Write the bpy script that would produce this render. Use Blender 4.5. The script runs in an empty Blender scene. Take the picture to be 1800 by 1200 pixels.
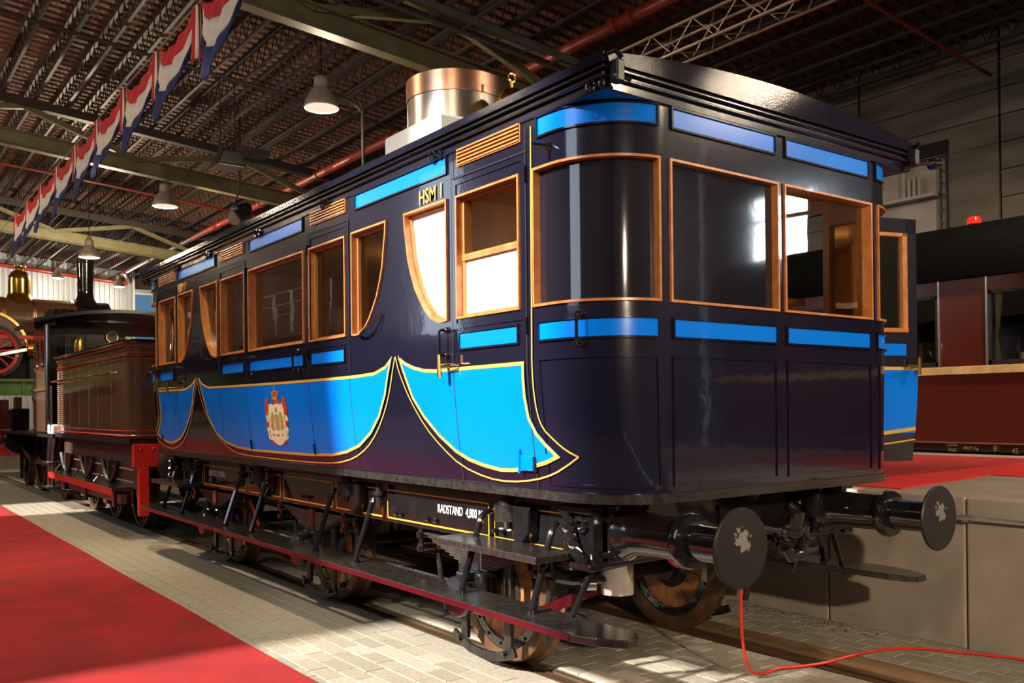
import bpy, bmesh, math, random
from mathutils import Vector, Matrix
from math import pi, sin, cos, radians, sqrt
random.seed(7)
SC = bpy.context.scene
COL = SC.collection
# ------------------------------------------------------------------ camera
cam = bpy.data.cameras.new('camera'); CAM = bpy.data.objects.new('camera', cam); COL.objects.link(CAM)
yaw, pitch, roll, FPX, PY = .63802, .00505, -.00997, 1592.53, 710.04
fw = Vector((sin(yaw)*cos(pitch), cos(yaw)*cos(pitch), sin(pitch)))
r0 = Vector((cos(yaw), -sin(yaw), 0)); u0 = r0.cross(fw)
rv = cos(roll)*r0 + sin(roll)*u0; uv = -sin(roll)*r0 + cos(roll)*u0
M = Matrix((rv, uv, -fw)).transposed().to_4x4(); M.translation = Vector((-4.14595, -3.10409, 1.59015))
CAM.matrix_world = M
cam.sensor_fit = 'HORIZONTAL'; cam.sensor_width = 36; cam.lens = FPX/1800*36
cam.shift_y = (PY-600)/1800; cam.clip_start = .05; cam.clip_end = 200
SC.camera = CAM
# ------------------------------------------------------------------ world, sun, exposure
w = bpy.data.worlds.new('sky'); SC.world = w; w.use_nodes = True
bg = w.node_tree.nodes['Background']; bg.inputs[0].default_value = (.72, .84, 1, 1); bg.inputs[1].default_value = 2.2
vs = SC.view_settings
vs.view_transform = 'Standard'; vs.look = 'None'; vs.gamma = 1; vs.use_curve_mapping = False; vs.exposure = .55
sun = bpy.data.lights.new('sun', 'SUN'); sun.energy = 9.5; sun.angle = radians(2.2); sun.color = (1, .93, .82)
SUN = bpy.data.objects.new('sun', sun); COL.objects.link(SUN); SUN.location = (-20, 2, 14)
SUN.rotation_euler = Vector((cos(radians(30)), 0, -sin(radians(30)))).to_track_quat('-Z', 'Y').to_euler()

def spot(name, loc, aim, energy, col, size=60, blend=.5, rad=.12):
    l = bpy.data.lights.new(name, 'SPOT'); l.energy = energy; l.color = col
    l.spot_size = radians(size); l.spot_blend = blend; l.shadow_soft_size = rad
    o = bpy.data.objects.new(name, l); COL.objects.link(o); o.location = loc
    o.rotation_euler = (Vector(aim)-Vector(loc)).to_track_quat('-Z', 'Y').to_euler()
    return o
# ------------------------------------------------------------------ materials
MATS = {}
def nd(nt, t, **k):
    n = nt.nodes.new(t)
    for a, b in k.items(): setattr(n, a, b)
    return n
def mat(name, col, rough=.5, metal=0, coat=0, col2=None, scale=6, stretch=(1, 1, 1), bump=0, bscale=None, detail=4, contrast=(.35, .65), spec=.5, rough2=None, emit=None, es=0, world=False):
    m = bpy.data.materials.new(name); m.use_nodes = True; nt = m.node_tree
    b = nt.nodes['Principled BSDF']; L = nt.links.new
    b.inputs['Base Color'].default_value = (*col, 1); b.inputs['Roughness'].default_value = rough
    b.inputs['Metallic'].default_value = metal; b.inputs['Coat Weight'].default_value = coat
    b.inputs['Coat Roughness'].default_value = .04; b.inputs['Specular IOR Level'].default_value = spec
    if emit: b.inputs['Emission Color'].default_value = (*emit, 1); b.inputs['Emission Strength'].default_value = es
    tc = nd(nt, 'ShaderNodeTexCoord'); mp = nd(nt, 'ShaderNodeMapping'); mp.inputs['Scale'].default_value = stretch
    if world:
        g = nd(nt, 'ShaderNodeNewGeometry'); L(g.outputs['Position'], mp.inputs['Vector'])
    else:
        L(tc.outputs['Object'], mp.inputs['Vector'])
    if col2 is None: col2 = tuple(c*.8 for c in col)
    nz = nd(nt, 'ShaderNodeTexNoise'); nz.inputs['Scale'].default_value = scale; nz.inputs['Detail'].default_value = detail
    L(mp.outputs[0], nz.inputs['Vector'])
    cr = nd(nt, 'ShaderNodeValToRGB'); cr.color_ramp.elements[0].position = contrast[0]; cr.color_ramp.elements[1].position = contrast[1]
    cr.color_ramp.elements[0].color = (*col, 1); cr.color_ramp.elements[1].color = (*col2, 1)
    L(nz.outputs['Fac'], cr.inputs[0]); L(cr.outputs[0], b.inputs['Base Color'])
    if rough2 is not None:
        mr = nd(nt, 'ShaderNodeMapRange'); mr.inputs['To Min'].default_value = rough; mr.inputs['To Max'].default_value = rough2
        mr.inputs['From Min'].default_value = contrast[0]; mr.inputs['From Max'].default_value = contrast[1]
        L(nz.outputs['Fac'], mr.inputs[0]); L(mr.outputs[0], b.inputs['Roughness'])
    if bump:
        n2 = nd(nt, 'ShaderNodeTexNoise'); n2.inputs['Scale'].default_value = bscale or scale*4; n2.inputs['Detail'].default_value = 3
        L(mp.outputs[0], n2.inputs['Vector'])
        bp = nd(nt, 'ShaderNodeBump'); bp.inputs['Strength'].default_value = bump; bp.inputs['Distance'].default_value = .01
        L(n2.outputs['Fac'], bp.inputs['Height']); L(bp.outputs[0], b.inputs['Normal'])
        if coat: L(bp.outputs[0], b.inputs['Coat Normal'])
    MATS[name] = m; return m
def glass(name, tint=(.9, .93, .92), ior=1.5):
    m = bpy.data.materials.new(name); m.use_nodes = True; nt = m.node_tree; nt.nodes.remove(nt.nodes['Principled BSDF'])
    out = nt.nodes['Material Output']; tr = nd(nt, 'ShaderNodeBsdfTransparent'); tr.inputs[0].default_value = (*tint, 1)
    gl = nd(nt, 'ShaderNodeBsdfGlossy'); gl.inputs['Roughness'].default_value = .015
    fr = nd(nt, 'ShaderNodeFresnel'); fr.inputs[0].default_value = ior
    g = nd(nt, 'ShaderNodeNewGeometry'); nzz = nd(nt, 'ShaderNodeTexNoise'); nzz.inputs['Scale'].default_value = 2.5
    bp = nd(nt, 'ShaderNodeBump'); bp.inputs['Strength'].default_value = .03; bp.inputs['Distance'].default_value = .02
    nt.links.new(g.outputs['Position'], nzz.inputs['Vector']); nt.links.new(nzz.outputs['Fac'], bp.inputs['Height'])
    nt.links.new(bp.outputs[0], gl.inputs['Normal'])
    mx = nd(nt, 'ShaderNodeMixShader'); nt.links.new(fr.outputs[0], mx.inputs[0]); nt.links.new(tr.outputs[0], mx.inputs[1]); nt.links.new(gl.outputs[0], mx.inputs[2])
    nt.links.new(mx.outputs[0], out.inputs[0]); MATS[name] = m; return m
def emis(name, col, s):
    m = bpy.data.materials.new(name); m.use_nodes = True; nt = m.node_tree; nt.nodes.remove(nt.nodes['Principled BSDF'])
    e = nd(nt, 'ShaderNodeEmission'); e.inputs[0].default_value = (*col, 1); e.inputs[1].default_value = s
    nt.links.new(e.outputs[0], nt.nodes['Material Output'].inputs[0]); MATS[name] = m; return m
mat('navy', (.006, .006, .017), .14, coat=1, col2=(.008, .007, .018), scale=1.5, bump=.05, bscale=9)
mat('navy_roof', (.007, .007, .016), .085, coat=0, col2=(.011, .010, .018), scale=30, bump=.05, bscale=160, spec=.07)
mat('black_panel', (.008, .008, .014), .07, coat=1, col2=(.011, .010, .016), scale=2, bump=.03, bscale=5)
mat('blue', (0, .155, .74), .22, coat=.35, col2=(0, .165, .77), scale=2, bump=.02, bscale=6, spec=.25)
mat('gold_paint', (.62, .36, .08), .4, col2=(.55, .30, .06), scale=12)
mat('lining', (.85, .40, .03), .4, col2=(.75, .33, .03), scale=8)
mat('oak', (.46, .20, .065), .35, coat=.3, col2=(.30, .115, .034), scale=14, stretch=(1, 1, .08), bump=.1)
mat('oak_bead', (.50, .19, .05), .3, coat=.4, col2=(.36, .12, .03), scale=18)
mat('interior_wood', (.36, .13, .04), .45, col2=(.24, .08, .024), scale=9, stretch=(1, 1, .1))
mat('blind', (.86, .84, .78), .9, col2=(.80, .78, .72), scale=3)
mat('white_paint', (.85, .84, .80), .5, col2=(.80, .79, .76), scale=4)
mat('black_gloss', (.006, .006, .007), .14, coat=.7, col2=(.010, .009, .010), scale=8, bump=.04, bscale=25)
mat('black_iron', (.010, .009, .009), .32, col2=(.022, .019, .017), scale=14, bump=.25, bscale=40)
mat('step_black', (.014, .012, .012), .22, coat=.5, col2=(.03, .026, .024), scale=25, bump=.1, bscale=120)
mat('spring_steel', (.11, .095, .08), .35, metal=.6, col2=(.06, .05, .042), scale=14)
mat('maroon', (.055, .004, .007), .22, coat=.6, col2=(.045, .003, .006), scale=5)
mat('tyre', (.16, .085, .045), .45, metal=.5, col2=(.08, .035, .018), scale=7, rough2=.6)
mat('wheel_wood', (.36, .15, .05), .5, col2=(.20, .075, .025), scale=9, stretch=(1, 1, 1), bump=.15)
mat('copper_drum', (.62, .55, .49), .26, metal=1, col2=(.45, .38, .33), scale=5, stretch=(1, 1, .4), rough2=.38)
mat('copper', (.72, .42, .29), .34, metal=1, col2=(.60, .32, .22), scale=7)
mat('brass', (.80, .52, .16), .22, metal=1, col2=(.70, .42, .12), scale=6)
mat('gold_dome', (.72, .44, .08), .2, metal=1, col2=(.58, .34, .06), scale=4)
mat('chrome', (.6, .6, .62), .15, metal=1)
mat('can_grey', (.30, .26, .23), .35, coat=.3, col2=(.24, .20, .18), scale=6)
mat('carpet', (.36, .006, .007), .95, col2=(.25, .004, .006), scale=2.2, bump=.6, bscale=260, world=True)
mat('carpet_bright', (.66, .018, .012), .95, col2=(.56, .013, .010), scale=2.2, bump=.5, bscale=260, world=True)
for i, (c, d) in enumerate([((.36, .32, .25), (.28, .25, .19)), ((.31, .28, .22), (.25, .22, .17)), ((.42, .38, .31), (.34, .30, .24))]):
    mat('paver%d' % i, c, .85, col2=d, scale=40, bump=.5, bscale=160, world=True)
mat('joint_sand', (.16, .135, .105), .95, col2=(.11, .09, .07), scale=20, bump=.4, world=True)
mat('rail_steel', (.30, .20, .12), .35, metal=.7, col2=(.16, .09, .05), scale=8, stretch=(1, .1, 1), world=True)
mat('plank', (.28, .17, .08), .7, col2=(.16, .09, .045), scale=9, stretch=(1, .1, 1), bump=.3, world=True)
mat('concrete', (.34, .29, .235), .8, col2=(.26, .22, .18), scale=2.5, detail=8, bump=.15, bscale=40, world=True)
mat('concrete_top', (.30, .25, .20), .8, col2=(.22, .18, .14), scale=3, stretch=(1, .3, 1), detail=8, bump=.15, bscale=40, world=True)
mat('wall_concrete', (.17, .145, .115), .9, col2=(.10, .085, .07), scale=1.2, stretch=(1, .5, 3), detail=8, bump=.2, bscale=8, world=True)
mat('board_white', (.42, .37, .34), .7, col2=(.34, .29, .26), scale=2)
mat('deck', (.20, .09, .06), .7, col2=(.11, .05, .034), scale=.5, detail=6, world=True)
mat('joist_paint', (.034, .024, .019), .6, col2=(.024, .017, .014), scale=3)
mat('olive', (.155, .14, .065), .5, col2=(.12, .105, .05), scale=3)
mat('grey_tray', (.16, .15, .15), .5, metal=.3)
mat('red_pipe', (.28, .03, .018), .4, coat=.2, col2=(.22, .022, .014), scale=4)
mat('truss_alu', (.62, .50, .38), .35, metal=.8, col2=(.5, .4, .3), scale=5)
mat('corrugated', (.55, .57, .62), .45, metal=.2, col2=(.48, .50, .56), scale=1)
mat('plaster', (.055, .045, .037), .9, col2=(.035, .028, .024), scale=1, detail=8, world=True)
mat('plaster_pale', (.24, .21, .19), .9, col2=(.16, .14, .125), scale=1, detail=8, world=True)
mat('flag_red', (.55, .008, .015), .85, col2=(.45, .006, .012), scale=8)
mat('flag_white', (.70, .62, .52), .85, col2=(.62, .54, .46), scale=8)
mat('flag_blue', (.012, .020, .11), .85, col2=(.010, .016, .085), scale=8)
mat('lamp_shade', (.50, .42, .36), .35, metal=.3, col2=(.42, .35, .30), scale=6)
mat('rope', (.3, .27, .22), .8)
mat('tender_brown', (.085, .05, .03), .22, coat=.8, col2=(.12, .065, .035), scale=1.6, stretch=(1, 1, .3), bump=.04, bscale=8)
mat('red_line', (.55, .045, .02), .4)
mat('signal_red', (.65, .025, .018), .3, coat=.5, col2=(.55, .02, .015), scale=4)
mat('frame_brown', (.075, .04, .035), .4, col2=(.045, .025, .022), scale=10, coat=.2)
mat('spoke_black', (.012, .010, .010), .3, coat=.3)
mat('coach_brown', (.115, .022, .014), .2, coat=.8, col2=(.095, .017, .011), scale=1.2, bump=.03, bscale=5)
mat('gold_band', (.80, .58, .28), .4, col2=(.62, .42, .17), scale=8)
mat('roof_black', (.0012, .0012, .0014), .85, col2=(.002, .002, .002), scale=3, spec=.08)  # black roof, deepened further in its colour because it goes unlit
mat('silver', (.6, .55, .52), .25, metal=.9)
mat('letter_white', (.85, .83, .80), .6)
mat('cable_red', (.75, .03, .02), .4)
mat('green_girder', (.12, .22, .05), .5, col2=(.09, .17, .04), scale=3)
mat('boiler_brown', (.10, .045, .022), .25, coat=.6, col2=(.14, .075, .035), scale=2, stretch=(.3, 1, 1))
mat('red_bulb', (.7, .01, .01), .2, emit=(1, .02, .01), es=.6)
mat('dial', (.75, .70, .55), .4)
mat('debris', (.045, .03, .02), .9)
mat('crest_red', (.62, .05, .015), .4); mat('crest_white', (.86, .78, .58), .4, col2=(.75, .62, .38), scale=30)
mat('crest_gold', (.66, .38, .05), .4, col2=(.40, .20, .03), scale=50); mat('crest_grey', (.30, .33, .36), .4, col2=(.50, .40, .10), scale=40)
mat('black_matt', (.004, .004, .004), .8)
glass('glass', ior=1.9); glass('glass_smoke', (.55, .53, .48), 1.6)
emis('daylight', (.80, .90, 1), 16)
emis('lamp_lit', (1, .86, .60), 22)
emis('lamp_glow', (1, .80, .62), .7)
emis('far_blue', (.12, .28, .45), .5)

def worn_mat():
    m = mat('buffer_face', (.012, .010, .011), .45, col2=(.02, .017, .016), scale=18); nt = m.node_tree; b = nt.nodes['Principled BSDF']; L = nt.links.new
    tc = nd(nt, 'ShaderNodeTexCoord'); ln = nd(nt, 'ShaderNodeVectorMath', operation='LENGTH')
    sb = nd(nt, 'ShaderNodeVectorMath', operation='SUBTRACT'); sb.inputs[1].default_value = (0, 0, .035)
    L(tc.outputs['Object'], sb.inputs[0]); L(sb.outputs[0], ln.inputs[0])
    nz = nd(nt, 'ShaderNodeTexNoise'); nz.inputs['Scale'].default_value = 34; nz.inputs['Detail'].default_value = 8; L(tc.outputs['Object'], nz.inputs['Vector'])
    ma = nd(nt, 'ShaderNodeMath', operation='MULTIPLY_ADD'); ma.inputs[1].default_value = -6; ma.inputs[2].default_value = .10; L(ln.outputs['Value'], ma.inputs[0])
    ad = nd(nt, 'ShaderNodeMath', operation='ADD'); L(ma.outputs[0], ad.inputs[0]); L(nz.outputs['Fac'], ad.inputs[1])
    cr = nd(nt, 'ShaderNodeValToRGB'); cr.color_ramp.elements[0].position = .30; cr.color_ramp.elements[1].position = .34
    cr.color_ramp.elements[0].color = (.012, .010, .011, 1); cr.color_ramp.elements[1].color = (.16, .15, .145, 1); L(ad.outputs[0], cr.inputs[0]); L(cr.outputs[0], b.inputs['Base Color'])
worn_mat()
# ------------------------------------------------------------------ mesh helpers
class MB:
    def __init__(s): s.v = []; s.f = []
    def add(s, vs_, fs):
        o = len(s.v); s.v += [tuple(p) for p in vs_]; s.f += [tuple(i+o for i in f) for f in fs]; return s
    def box(s, x0, x1, y0, y1, z0, z1):
        return s.add([(x0,y0,z0),(x1,y0,z0),(x1,y1,z0),(x0,y1,z0),(x0,y0,z1),(x1,y0,z1),(x1,y1,z1),(x0,y1,z1)],
                     [(0,3,2,1),(4,5,6,7),(0,1,5,4),(1,2,6,5),(2,3,7,6),(3,0,4,7)])
    def bar(s, a, b, wd, ht, up=(0, 0, 1)):
        a = Vector(a); b = Vector(b); d = (b-a).normalized(); u = Vector(up)
        if abs(d.dot(u)) > .98: u = Vector((0, 1, 0))
        sd = d.cross(u).normalized()*wd/2; u = sd.cross(d).normalized()*ht/2
        P = [a-sd-u, a+sd-u, a+sd+u, a-sd+u, b-sd-u, b+sd-u, b+sd+u, b-sd+u]
        return s.add(P, [(3,2,1,0),(4,5,6,7),(0,1,5,4),(1,2,6,5),(2,3,7,6),(3,0,4,7)])
    def tube(s, pts, r, n=8, closed=False, cap=True):
        P = [Vector(p) for p in pts]; N = len(P); rs = r if isinstance(r, (list, tuple)) else [r]*N
        up = Vector((.13, .31, .94)); rings = []
        for i in range(N):
            if closed: d = P[(i+1) % N]-P[i-1]
            else: d = P[min(i+1, N-1)]-P[max(i-1, 0)]
            d.normalize(); a = d.cross(up)
            if a.length < .05: a = d.cross(Vector((1, 0, 0)))
            a.normalize(); b = d.cross(a)
            rings.append([P[i]+(a*cos(2*pi*k/n)+b*sin(2*pi*k/n))*rs[i] for k in range(n)])
        vv = [p for q in rings for p in q]; ff = []
        for i in range(N if closed else N-1):
            j = (i+1) % N
            for k in range(n): ff.append((i*n+k, i*n+(k+1) % n, j*n+(k+1) % n, j*n+k))
        if cap and not closed: ff += [tuple(range(n))[::-1], tuple((N-1)*n+k for k in range(n))]
        return s.add(vv, ff)
    def cyl(s, a, b, r, r2=None, n=24): return s.tube([a, b], [r, r if r2 is None else r2], n)
    def lathe(s, prof, c, axis='z', n=32, a0=0, a1=2*pi):
        full = abs(a1-a0-2*pi) < 1e-6; m = n if full else n+1; vv = []
        for r, h in prof:
            for k in range(m):
                a = a0+(a1-a0)*k/n; x, y = r*cos(a), r*sin(a)
                vv.append({'z': (c[0]+x, c[1]+y, c[2]+h), 'y': (c[0]+x, c[1]+h, c[2]+y), 'x': (c[0]+h, c[1]+x, c[2]+y)}[axis])
        ff = []
        for i in range(len(prof)-1):
            for k in range(n if full else n):
                k2 = (k+1) % m
                ff.append((i*m+k, i*m+k2, (i+1)*m+k2, (i+1)*m+k))
        return s.add(vv, ff)
    def prism(s, poly, a0, a1, axis='x'):
        n = len(poly); f = {'x': lambda p, t: (t, p[0], p[1]), 'y': lambda p, t: (p[0], t, p[1]), 'z': lambda p, t: (p[0], p[1], t)}[axis]
        return s.add([f(p, a0) for p in poly]+[f(p, a1) for p in poly],
                     [tuple(range(n))[::-1], tuple(range(n, 2*n))]+[(i, (i+1) % n, n+(i+1) % n, n+i) for i in range(n)])
    def sphere(s, c, r, n=10, sc=(1, 1, 1)):
        vv = []; m = n*2
        for i in range(n+1):
            t = pi*i/n
            for k in range(m): vv.append((c[0]+r*sc[0]*sin(t)*cos(2*pi*k/m), c[1]+r*sc[1]*sin(t)*sin(2*pi*k/m), c[2]+r*sc[2]*cos(t)))
        return s.add(vv, [(i*m+k, (i+1)*m+k, (i+1)*m+(k+1) % m, i*m+(k+1) % m) for i in range(n) for k in range(m)])
    def torus(s, c, R, r, axis='y', n=24, m=8):
        pts = []
        for k in range(n):
            a = 2*pi*k/n; x, y = R*cos(a), R*sin(a)
            pts.append({'y': (c[0]+x, c[1], c[2]+y), 'x': (c[0], c[1]+x, c[2]+y), 'z': (c[0]+x, c[1]+y, c[2])}[axis])
        return s.tube(pts, r, m, closed=True)
def wloc(o):
    v = Vector((0, 0, 0))
    while o: v = v+Vector(o.location); o = o.parent
    return v
def link_mesh(name, mb, m, origin, smooth=True, bevel=0, fix=True):
    me = bpy.data.meshes.new(name); o3 = Vector(origin)
    me.from_pydata([tuple(Vector(p)-o3) for p in mb.v], [], mb.f)
    if fix:
        bm = bmesh.new(); bm.from_mesh(me); bmesh.ops.remove_doubles(bm, verts=bm.verts, dist=1e-5)
        bmesh.ops.recalc_face_normals(bm, faces=bm.faces); bm.to_mesh(me); bm.free()
    if smooth:
        me.shade_smooth(); me.set_sharp_from_angle(angle=radians(35))
    me.materials.append(MATS[m]); o = bpy.data.objects.new(name, me); COL.objects.link(o)
    if bevel:
        b = o.modifiers.new('bevel', 'BEVEL'); b.width = bevel; b.segments = 2; b.limit_method = 'ANGLE'; b.angle_limit = radians(40)
    return o
def part(name, mb, m, parent, smooth=True, bevel=0, label=None, origin=None, fix=True):
    base = wloc(parent); og = Vector(origin) if origin is not None else base
    o = link_mesh(name, mb, m, og, smooth, bevel, fix); o.parent = parent; o.location = og-base
    if label: o['label'] = label
    return o
def tag(o, label=None, cat=None, group=None, kind=None):
    if label: o['label'] = label
    if cat: o['category'] = cat
    if group: o['group'] = group
    if kind: o['kind'] = kind
    return o
def thing(name, label, cat, loc, group=None, kind=None):
    o = bpy.data.objects.new(name, None); COL.objects.link(o); o.location = loc; o.empty_display_size = .2
    return tag(o, label, cat, group, kind)
def solo(name, mb, m, label=None, cat=None, group=None, kind=None, smooth=True, bevel=0):
    xs, ys, zs = zip(*mb.v); o = ((min(xs)+max(xs))/2, (min(ys)+max(ys))/2, min(zs))
    ob = link_mesh(name, mb, m, o, smooth, bevel); ob.location = o
    return tag(ob, label, cat, group, kind)
def dup(o, loc=None, parent=None, rec=True):
    c = o.copy(); COL.objects.link(c); c.parent = parent
    if loc is not None: c.location = loc
    if rec:
        for ch in o.children: dup(ch, None, c)
    return c
def text_mesh(name, s, size, origin, xdir, ydir, m, parent, depth=.0015, sx=1):
    cu = bpy.data.curves.new('t', 'FONT'); cu.body = s; cu.size = size; cu.extrude = depth; cu.offset = size*.004
    t = bpy.data.objects.new('t', cu); COL.objects.link(t); dg = bpy.context.evaluated_depsgraph_get(); dg.update()
    me = bpy.data.meshes.new_from_object(t.evaluated_get(dg)); bpy.data.objects.remove(t); bpy.data.curves.remove(cu)
    X = Vector(xdir).normalized(); Y = Vector(ydir).normalized(); Z = X.cross(Y); og = Vector(origin)
    base = wloc(parent)
    for v in me.vertices: v.co = X*v.co.x*sx+Y*v.co.y+Z*v.co.z
    me.materials.clear(); me.materials.append(MATS[m]); o = bpy.data.objects.new(name, me); COL.objects.link(o); o.parent = parent; o.location = og-base
    return o
# ================================================================== SETTING
KR = .085                                   # roof falls towards +X
def zr(x, z0=9.0): return z0-KR*x
XL, XR, YB, YF = -9.0, 11.85, -11.0, 43.0   # hall walls
def st(o): o['kind'] = 'structure'; return o
# ---- floor
fl = st(solo('floor', MB().box(XL-.3, XR+.3, YB, YF, -.2, -.018), 'joint_sand', 'grey block-paved museum hall floor with sunken rails', 'floor', kind='structure', smooth=False))
pav = []
def field(x0, nx, y0, y1):
    for i in range(nx):
        y = y0+(.12 if i % 2 else 0)
        while y < y1:
            pav.append((x0+.135*(i+.5), y+.12)); y += .24
field(-1.985, 7, -1.6, 22); field(1.075, 5, -2.2, 7); field(-.60, 9, -1.6, 7.5)
pav.sort(key=lambda p: (p[0]+4.15)**2+(p[1]+3.1)**2)
def paver_mb(x, y, z=-.004, hx=.0645, hy=.117, d=.03, c=.004):
    m = MB(); r = [(-1, -1), (1, -1), (1, 1), (-1, 1)]
    m.add([(x+a*hx, y+b*hy, z-d) for a, b in r]+[(x+a*hx, y+b*hy, z-c) for a, b in r]+[(x+a*(hx-c), y+b*(hy-c), z) for a, b in r],
          [(0, 1, 5, 4), (1, 2, 6, 5), (2, 3, 7, 6), (3, 0, 4, 7), (4, 5, 9, 8), (5, 6, 10, 9), (6, 7, 11, 10), (7, 4, 8, 11), (8, 9, 10, 11)])
    return m
pm = []
for i in range(3):
    o = link_mesh('paver', paver_mb(0, 0), 'paver%d' % i, (0, 0, 0), False); pm.append(o.data); bpy.data.objects.remove(o)
fz = wloc(fl)
for k, (x, y) in enumerate(pav[:300]):
    o = bpy.data.objects.new('paver', pm[random.choice((0, 0, 1, 1, 2))]); COL.objects.link(o); o.parent = fl
    o.location = Vector((x, y, random.uniform(-.0015, .0015)))-fz
mb = MB()
for x, y in pav[300:]:
    q = paver_mb(x, y, -.004+random.uniform(-.0015, .0015)); mb.add(q.v, q.f)
part('paving', mb, 'paver0', fl, False, fix=False)['kind'] = 'stuff'
for sx in (-1, 1):
    part('rail', MB().box(sx*.75-.036, sx*.75+.036, -6, YF-1, -.06, 0), 'rail_steel', fl, False)
    part('rail', MB().box(sx*.66-.014, sx*.66+.014, -6, YF-1, -.06, -.004), 'rail_steel', fl, False)
sl = [link_mesh('edging_slab', MB().box(-.062, .062, -.247, .247, -.03, -.003), m_, (0, 0, 0), False, .004) for m_ in ('paver2', 'plank')]
for sx, xs in ((-1, (-.86, -.985)), (1, (.86, .99))):
    for j, x in enumerate(xs):
        for k in range(30 if sx < 0 else 18):
            o = bpy.data.objects.new('edging_slab', (sl[0] if sx < 0 else sl[1]).data); COL.objects.link(o); o.parent = fl
            o.location = Vector((x, -1.8+.5*k+.25*j, random.uniform(-.001, .001)))-fz
for o in sl: bpy.data.objects.remove(o)
mb = MB()
for k in range(130):
    x = 1.73-abs(random.gauss(0, .16)); y = random.uniform(.42, 1.9); r = random.uniform(.004, .012); a = random.uniform(0, 6)
    mb.add([(x+r*cos(a+t)*random.uniform(.6, 1.3), y+r*sin(a+t)*random.uniform(.6, 1.6), .001) for t in (0, 1.3, 2.6, 4, 5)]+[(x, y, .005)], [(0, 1, 5), (1, 2, 5), (2, 3, 5), (3, 4, 5), (4, 0, 5)])
o = solo('floor_debris', mb, 'debris', 'dark crumbs of dirt scattered along the platform foot', 'dirt', kind='stuff', smooth=False)
# ---- carpets
mb = MB(); ys = [-3.5+k*.5 for k in range(60)]
mb.add([(x, y, z) for y in ys for x, z in ((-1.915+.006*sin(y*1.7), -.004), (-1.92+.006*sin(y*1.7), .008), (-4.9, .008), (-4.91, -.004))],
       [(i*4+a, i*4+a+1, i*4+a+5, i*4+a+4) for i in range(len(ys)-1) for a in range(3)])
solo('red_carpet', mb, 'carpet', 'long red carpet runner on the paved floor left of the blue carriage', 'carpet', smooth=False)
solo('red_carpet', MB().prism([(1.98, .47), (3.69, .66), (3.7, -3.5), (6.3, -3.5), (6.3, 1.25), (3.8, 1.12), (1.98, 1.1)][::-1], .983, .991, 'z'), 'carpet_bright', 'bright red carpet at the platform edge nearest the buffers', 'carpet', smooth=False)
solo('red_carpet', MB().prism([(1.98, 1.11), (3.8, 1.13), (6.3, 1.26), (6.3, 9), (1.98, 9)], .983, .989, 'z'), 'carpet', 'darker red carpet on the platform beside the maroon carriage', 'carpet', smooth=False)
# ---- platform
pl = thing('platform', 'raised concrete platform of smooth panels right of the carriage', 'platform', (4.3, 2, 0), kind='structure')
part('deck_slab', MB().box(1.80, 6.9, -7, 30, -.1, .982), 'concrete_top', pl, False)
pan = None
for k in range(-6, 12):
    y0 = -.111+1.028*k
    if pan is None:
        pan = part('wall_panel', MB().box(1.746, 1.80, y0+.006, y0+1.022, -.01, .982), 'concrete', pl, False, .012, origin=(1.77, y0+.5, 0)); base = y0
    else:
        o = pan.copy(); COL.objects.link(o); o.location = pan.location+Vector((0, y0-base, 0))
part('conduit', MB().tube([(1.715, .12, .85), (1.715, -4, .85)], .017, 10), 'silver', pl)
for y in (-.13, -1.2, -2.2): part('conduit_clip', MB().box(1.70, 1.75, y-.02, y+.02, .825, .875), 'silver', pl, False)
# ---- right wall of concrete planks
wr = thing('wall_right', 'dark board-marked concrete wall behind the maroon carriage', 'wall', (12, 4, 0), kind='structure')
H = [(.0, 1.2), (1.2, 2.4), (2.4, 3.6), (3.6, 4.2), (4.2, 4.67), (4.67, 5.13), (5.13, 5.6), (5.6, 6.07), (6.07, 6.54), (6.54, 7.01), (7.01, 7.5), (7.5, 8.1)]
Ys = [YB, -9.6, -8.1, -6, -3.6, -.95, 1.7, 4.35, 7.0, 9.65, 12.3, 18, 24, 30, 36.5, YF]
for i in range(len(Ys)-1):
    for z0, z1 in H:
        if Ys[i] == -9.6 and z0 >= 4.67 and z1 <= 6.1: continue          # window opening
        if Ys[i] == 4.35 and 4.2 <= z0 < 6: continue                     # boarded recess
        part('wall_panel', MB().box(XR-.004*random.random(), XR+.2, Ys[i]+.025, Ys[i+1]-.025, z0+.008, z1-.008), 'wall_concrete', wr, False)
part('joint_backing', MB().box(XR+.22, XR+.3, YB, -9.6, 0, 8.1).box(XR+.22, XR+.3, -8.1, YF, 0, 8.1).box(XR+.22, XR+.3, -9.6, -8.1, 0, 4.67).box(XR+.22, XR+.3, -9.6, -8.1, 6.07, 8.1), 'black_matt', wr, False)
part('recess_board', MB().box(XR+.1, XR+.18, 5.3, 7.0, 4.2, 6.1), 'board_white', wr, False)
part('wall_panel', MB().box(XR, XR+.2, 4.375, 5.24, 4.2, 6.07), 'wall_concrete', wr, False)
part('recess_beam', MB().box(XR-.05, XR+.2, 5.25, 6.98, 6.1, 6.34), 'black_matt', wr, False)
part('shelf', MB().box(XR-.15, XR+.1, 5.45, 6.98, 5.36, 5.42), 'board_white', wr, False)
mb = MB().box(XR-.03, XR+.01, 5.27, 5.30, 4, 6.1).box(XR-.03, XR+.01, 5.38, 5.41, 4, 6.1)
for k in range(9): mb.bar((XR-.01, 5.28, 4.05+k*.24), (XR-.01, 5.40, 4.2+k*.24), .03, .03, (1, 0, 0))
part('lattice_post', mb, 'black_iron', wr, False)
for k in range(4): part('bracket', MB().box(XR-.06, XR+.05, 5.75+.1*k, 5.80+.1*k, 5.42, 5.75+.06*(k % 2)+(.25 if k == 3 else 0)), 'board_white', wr, False)
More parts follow.
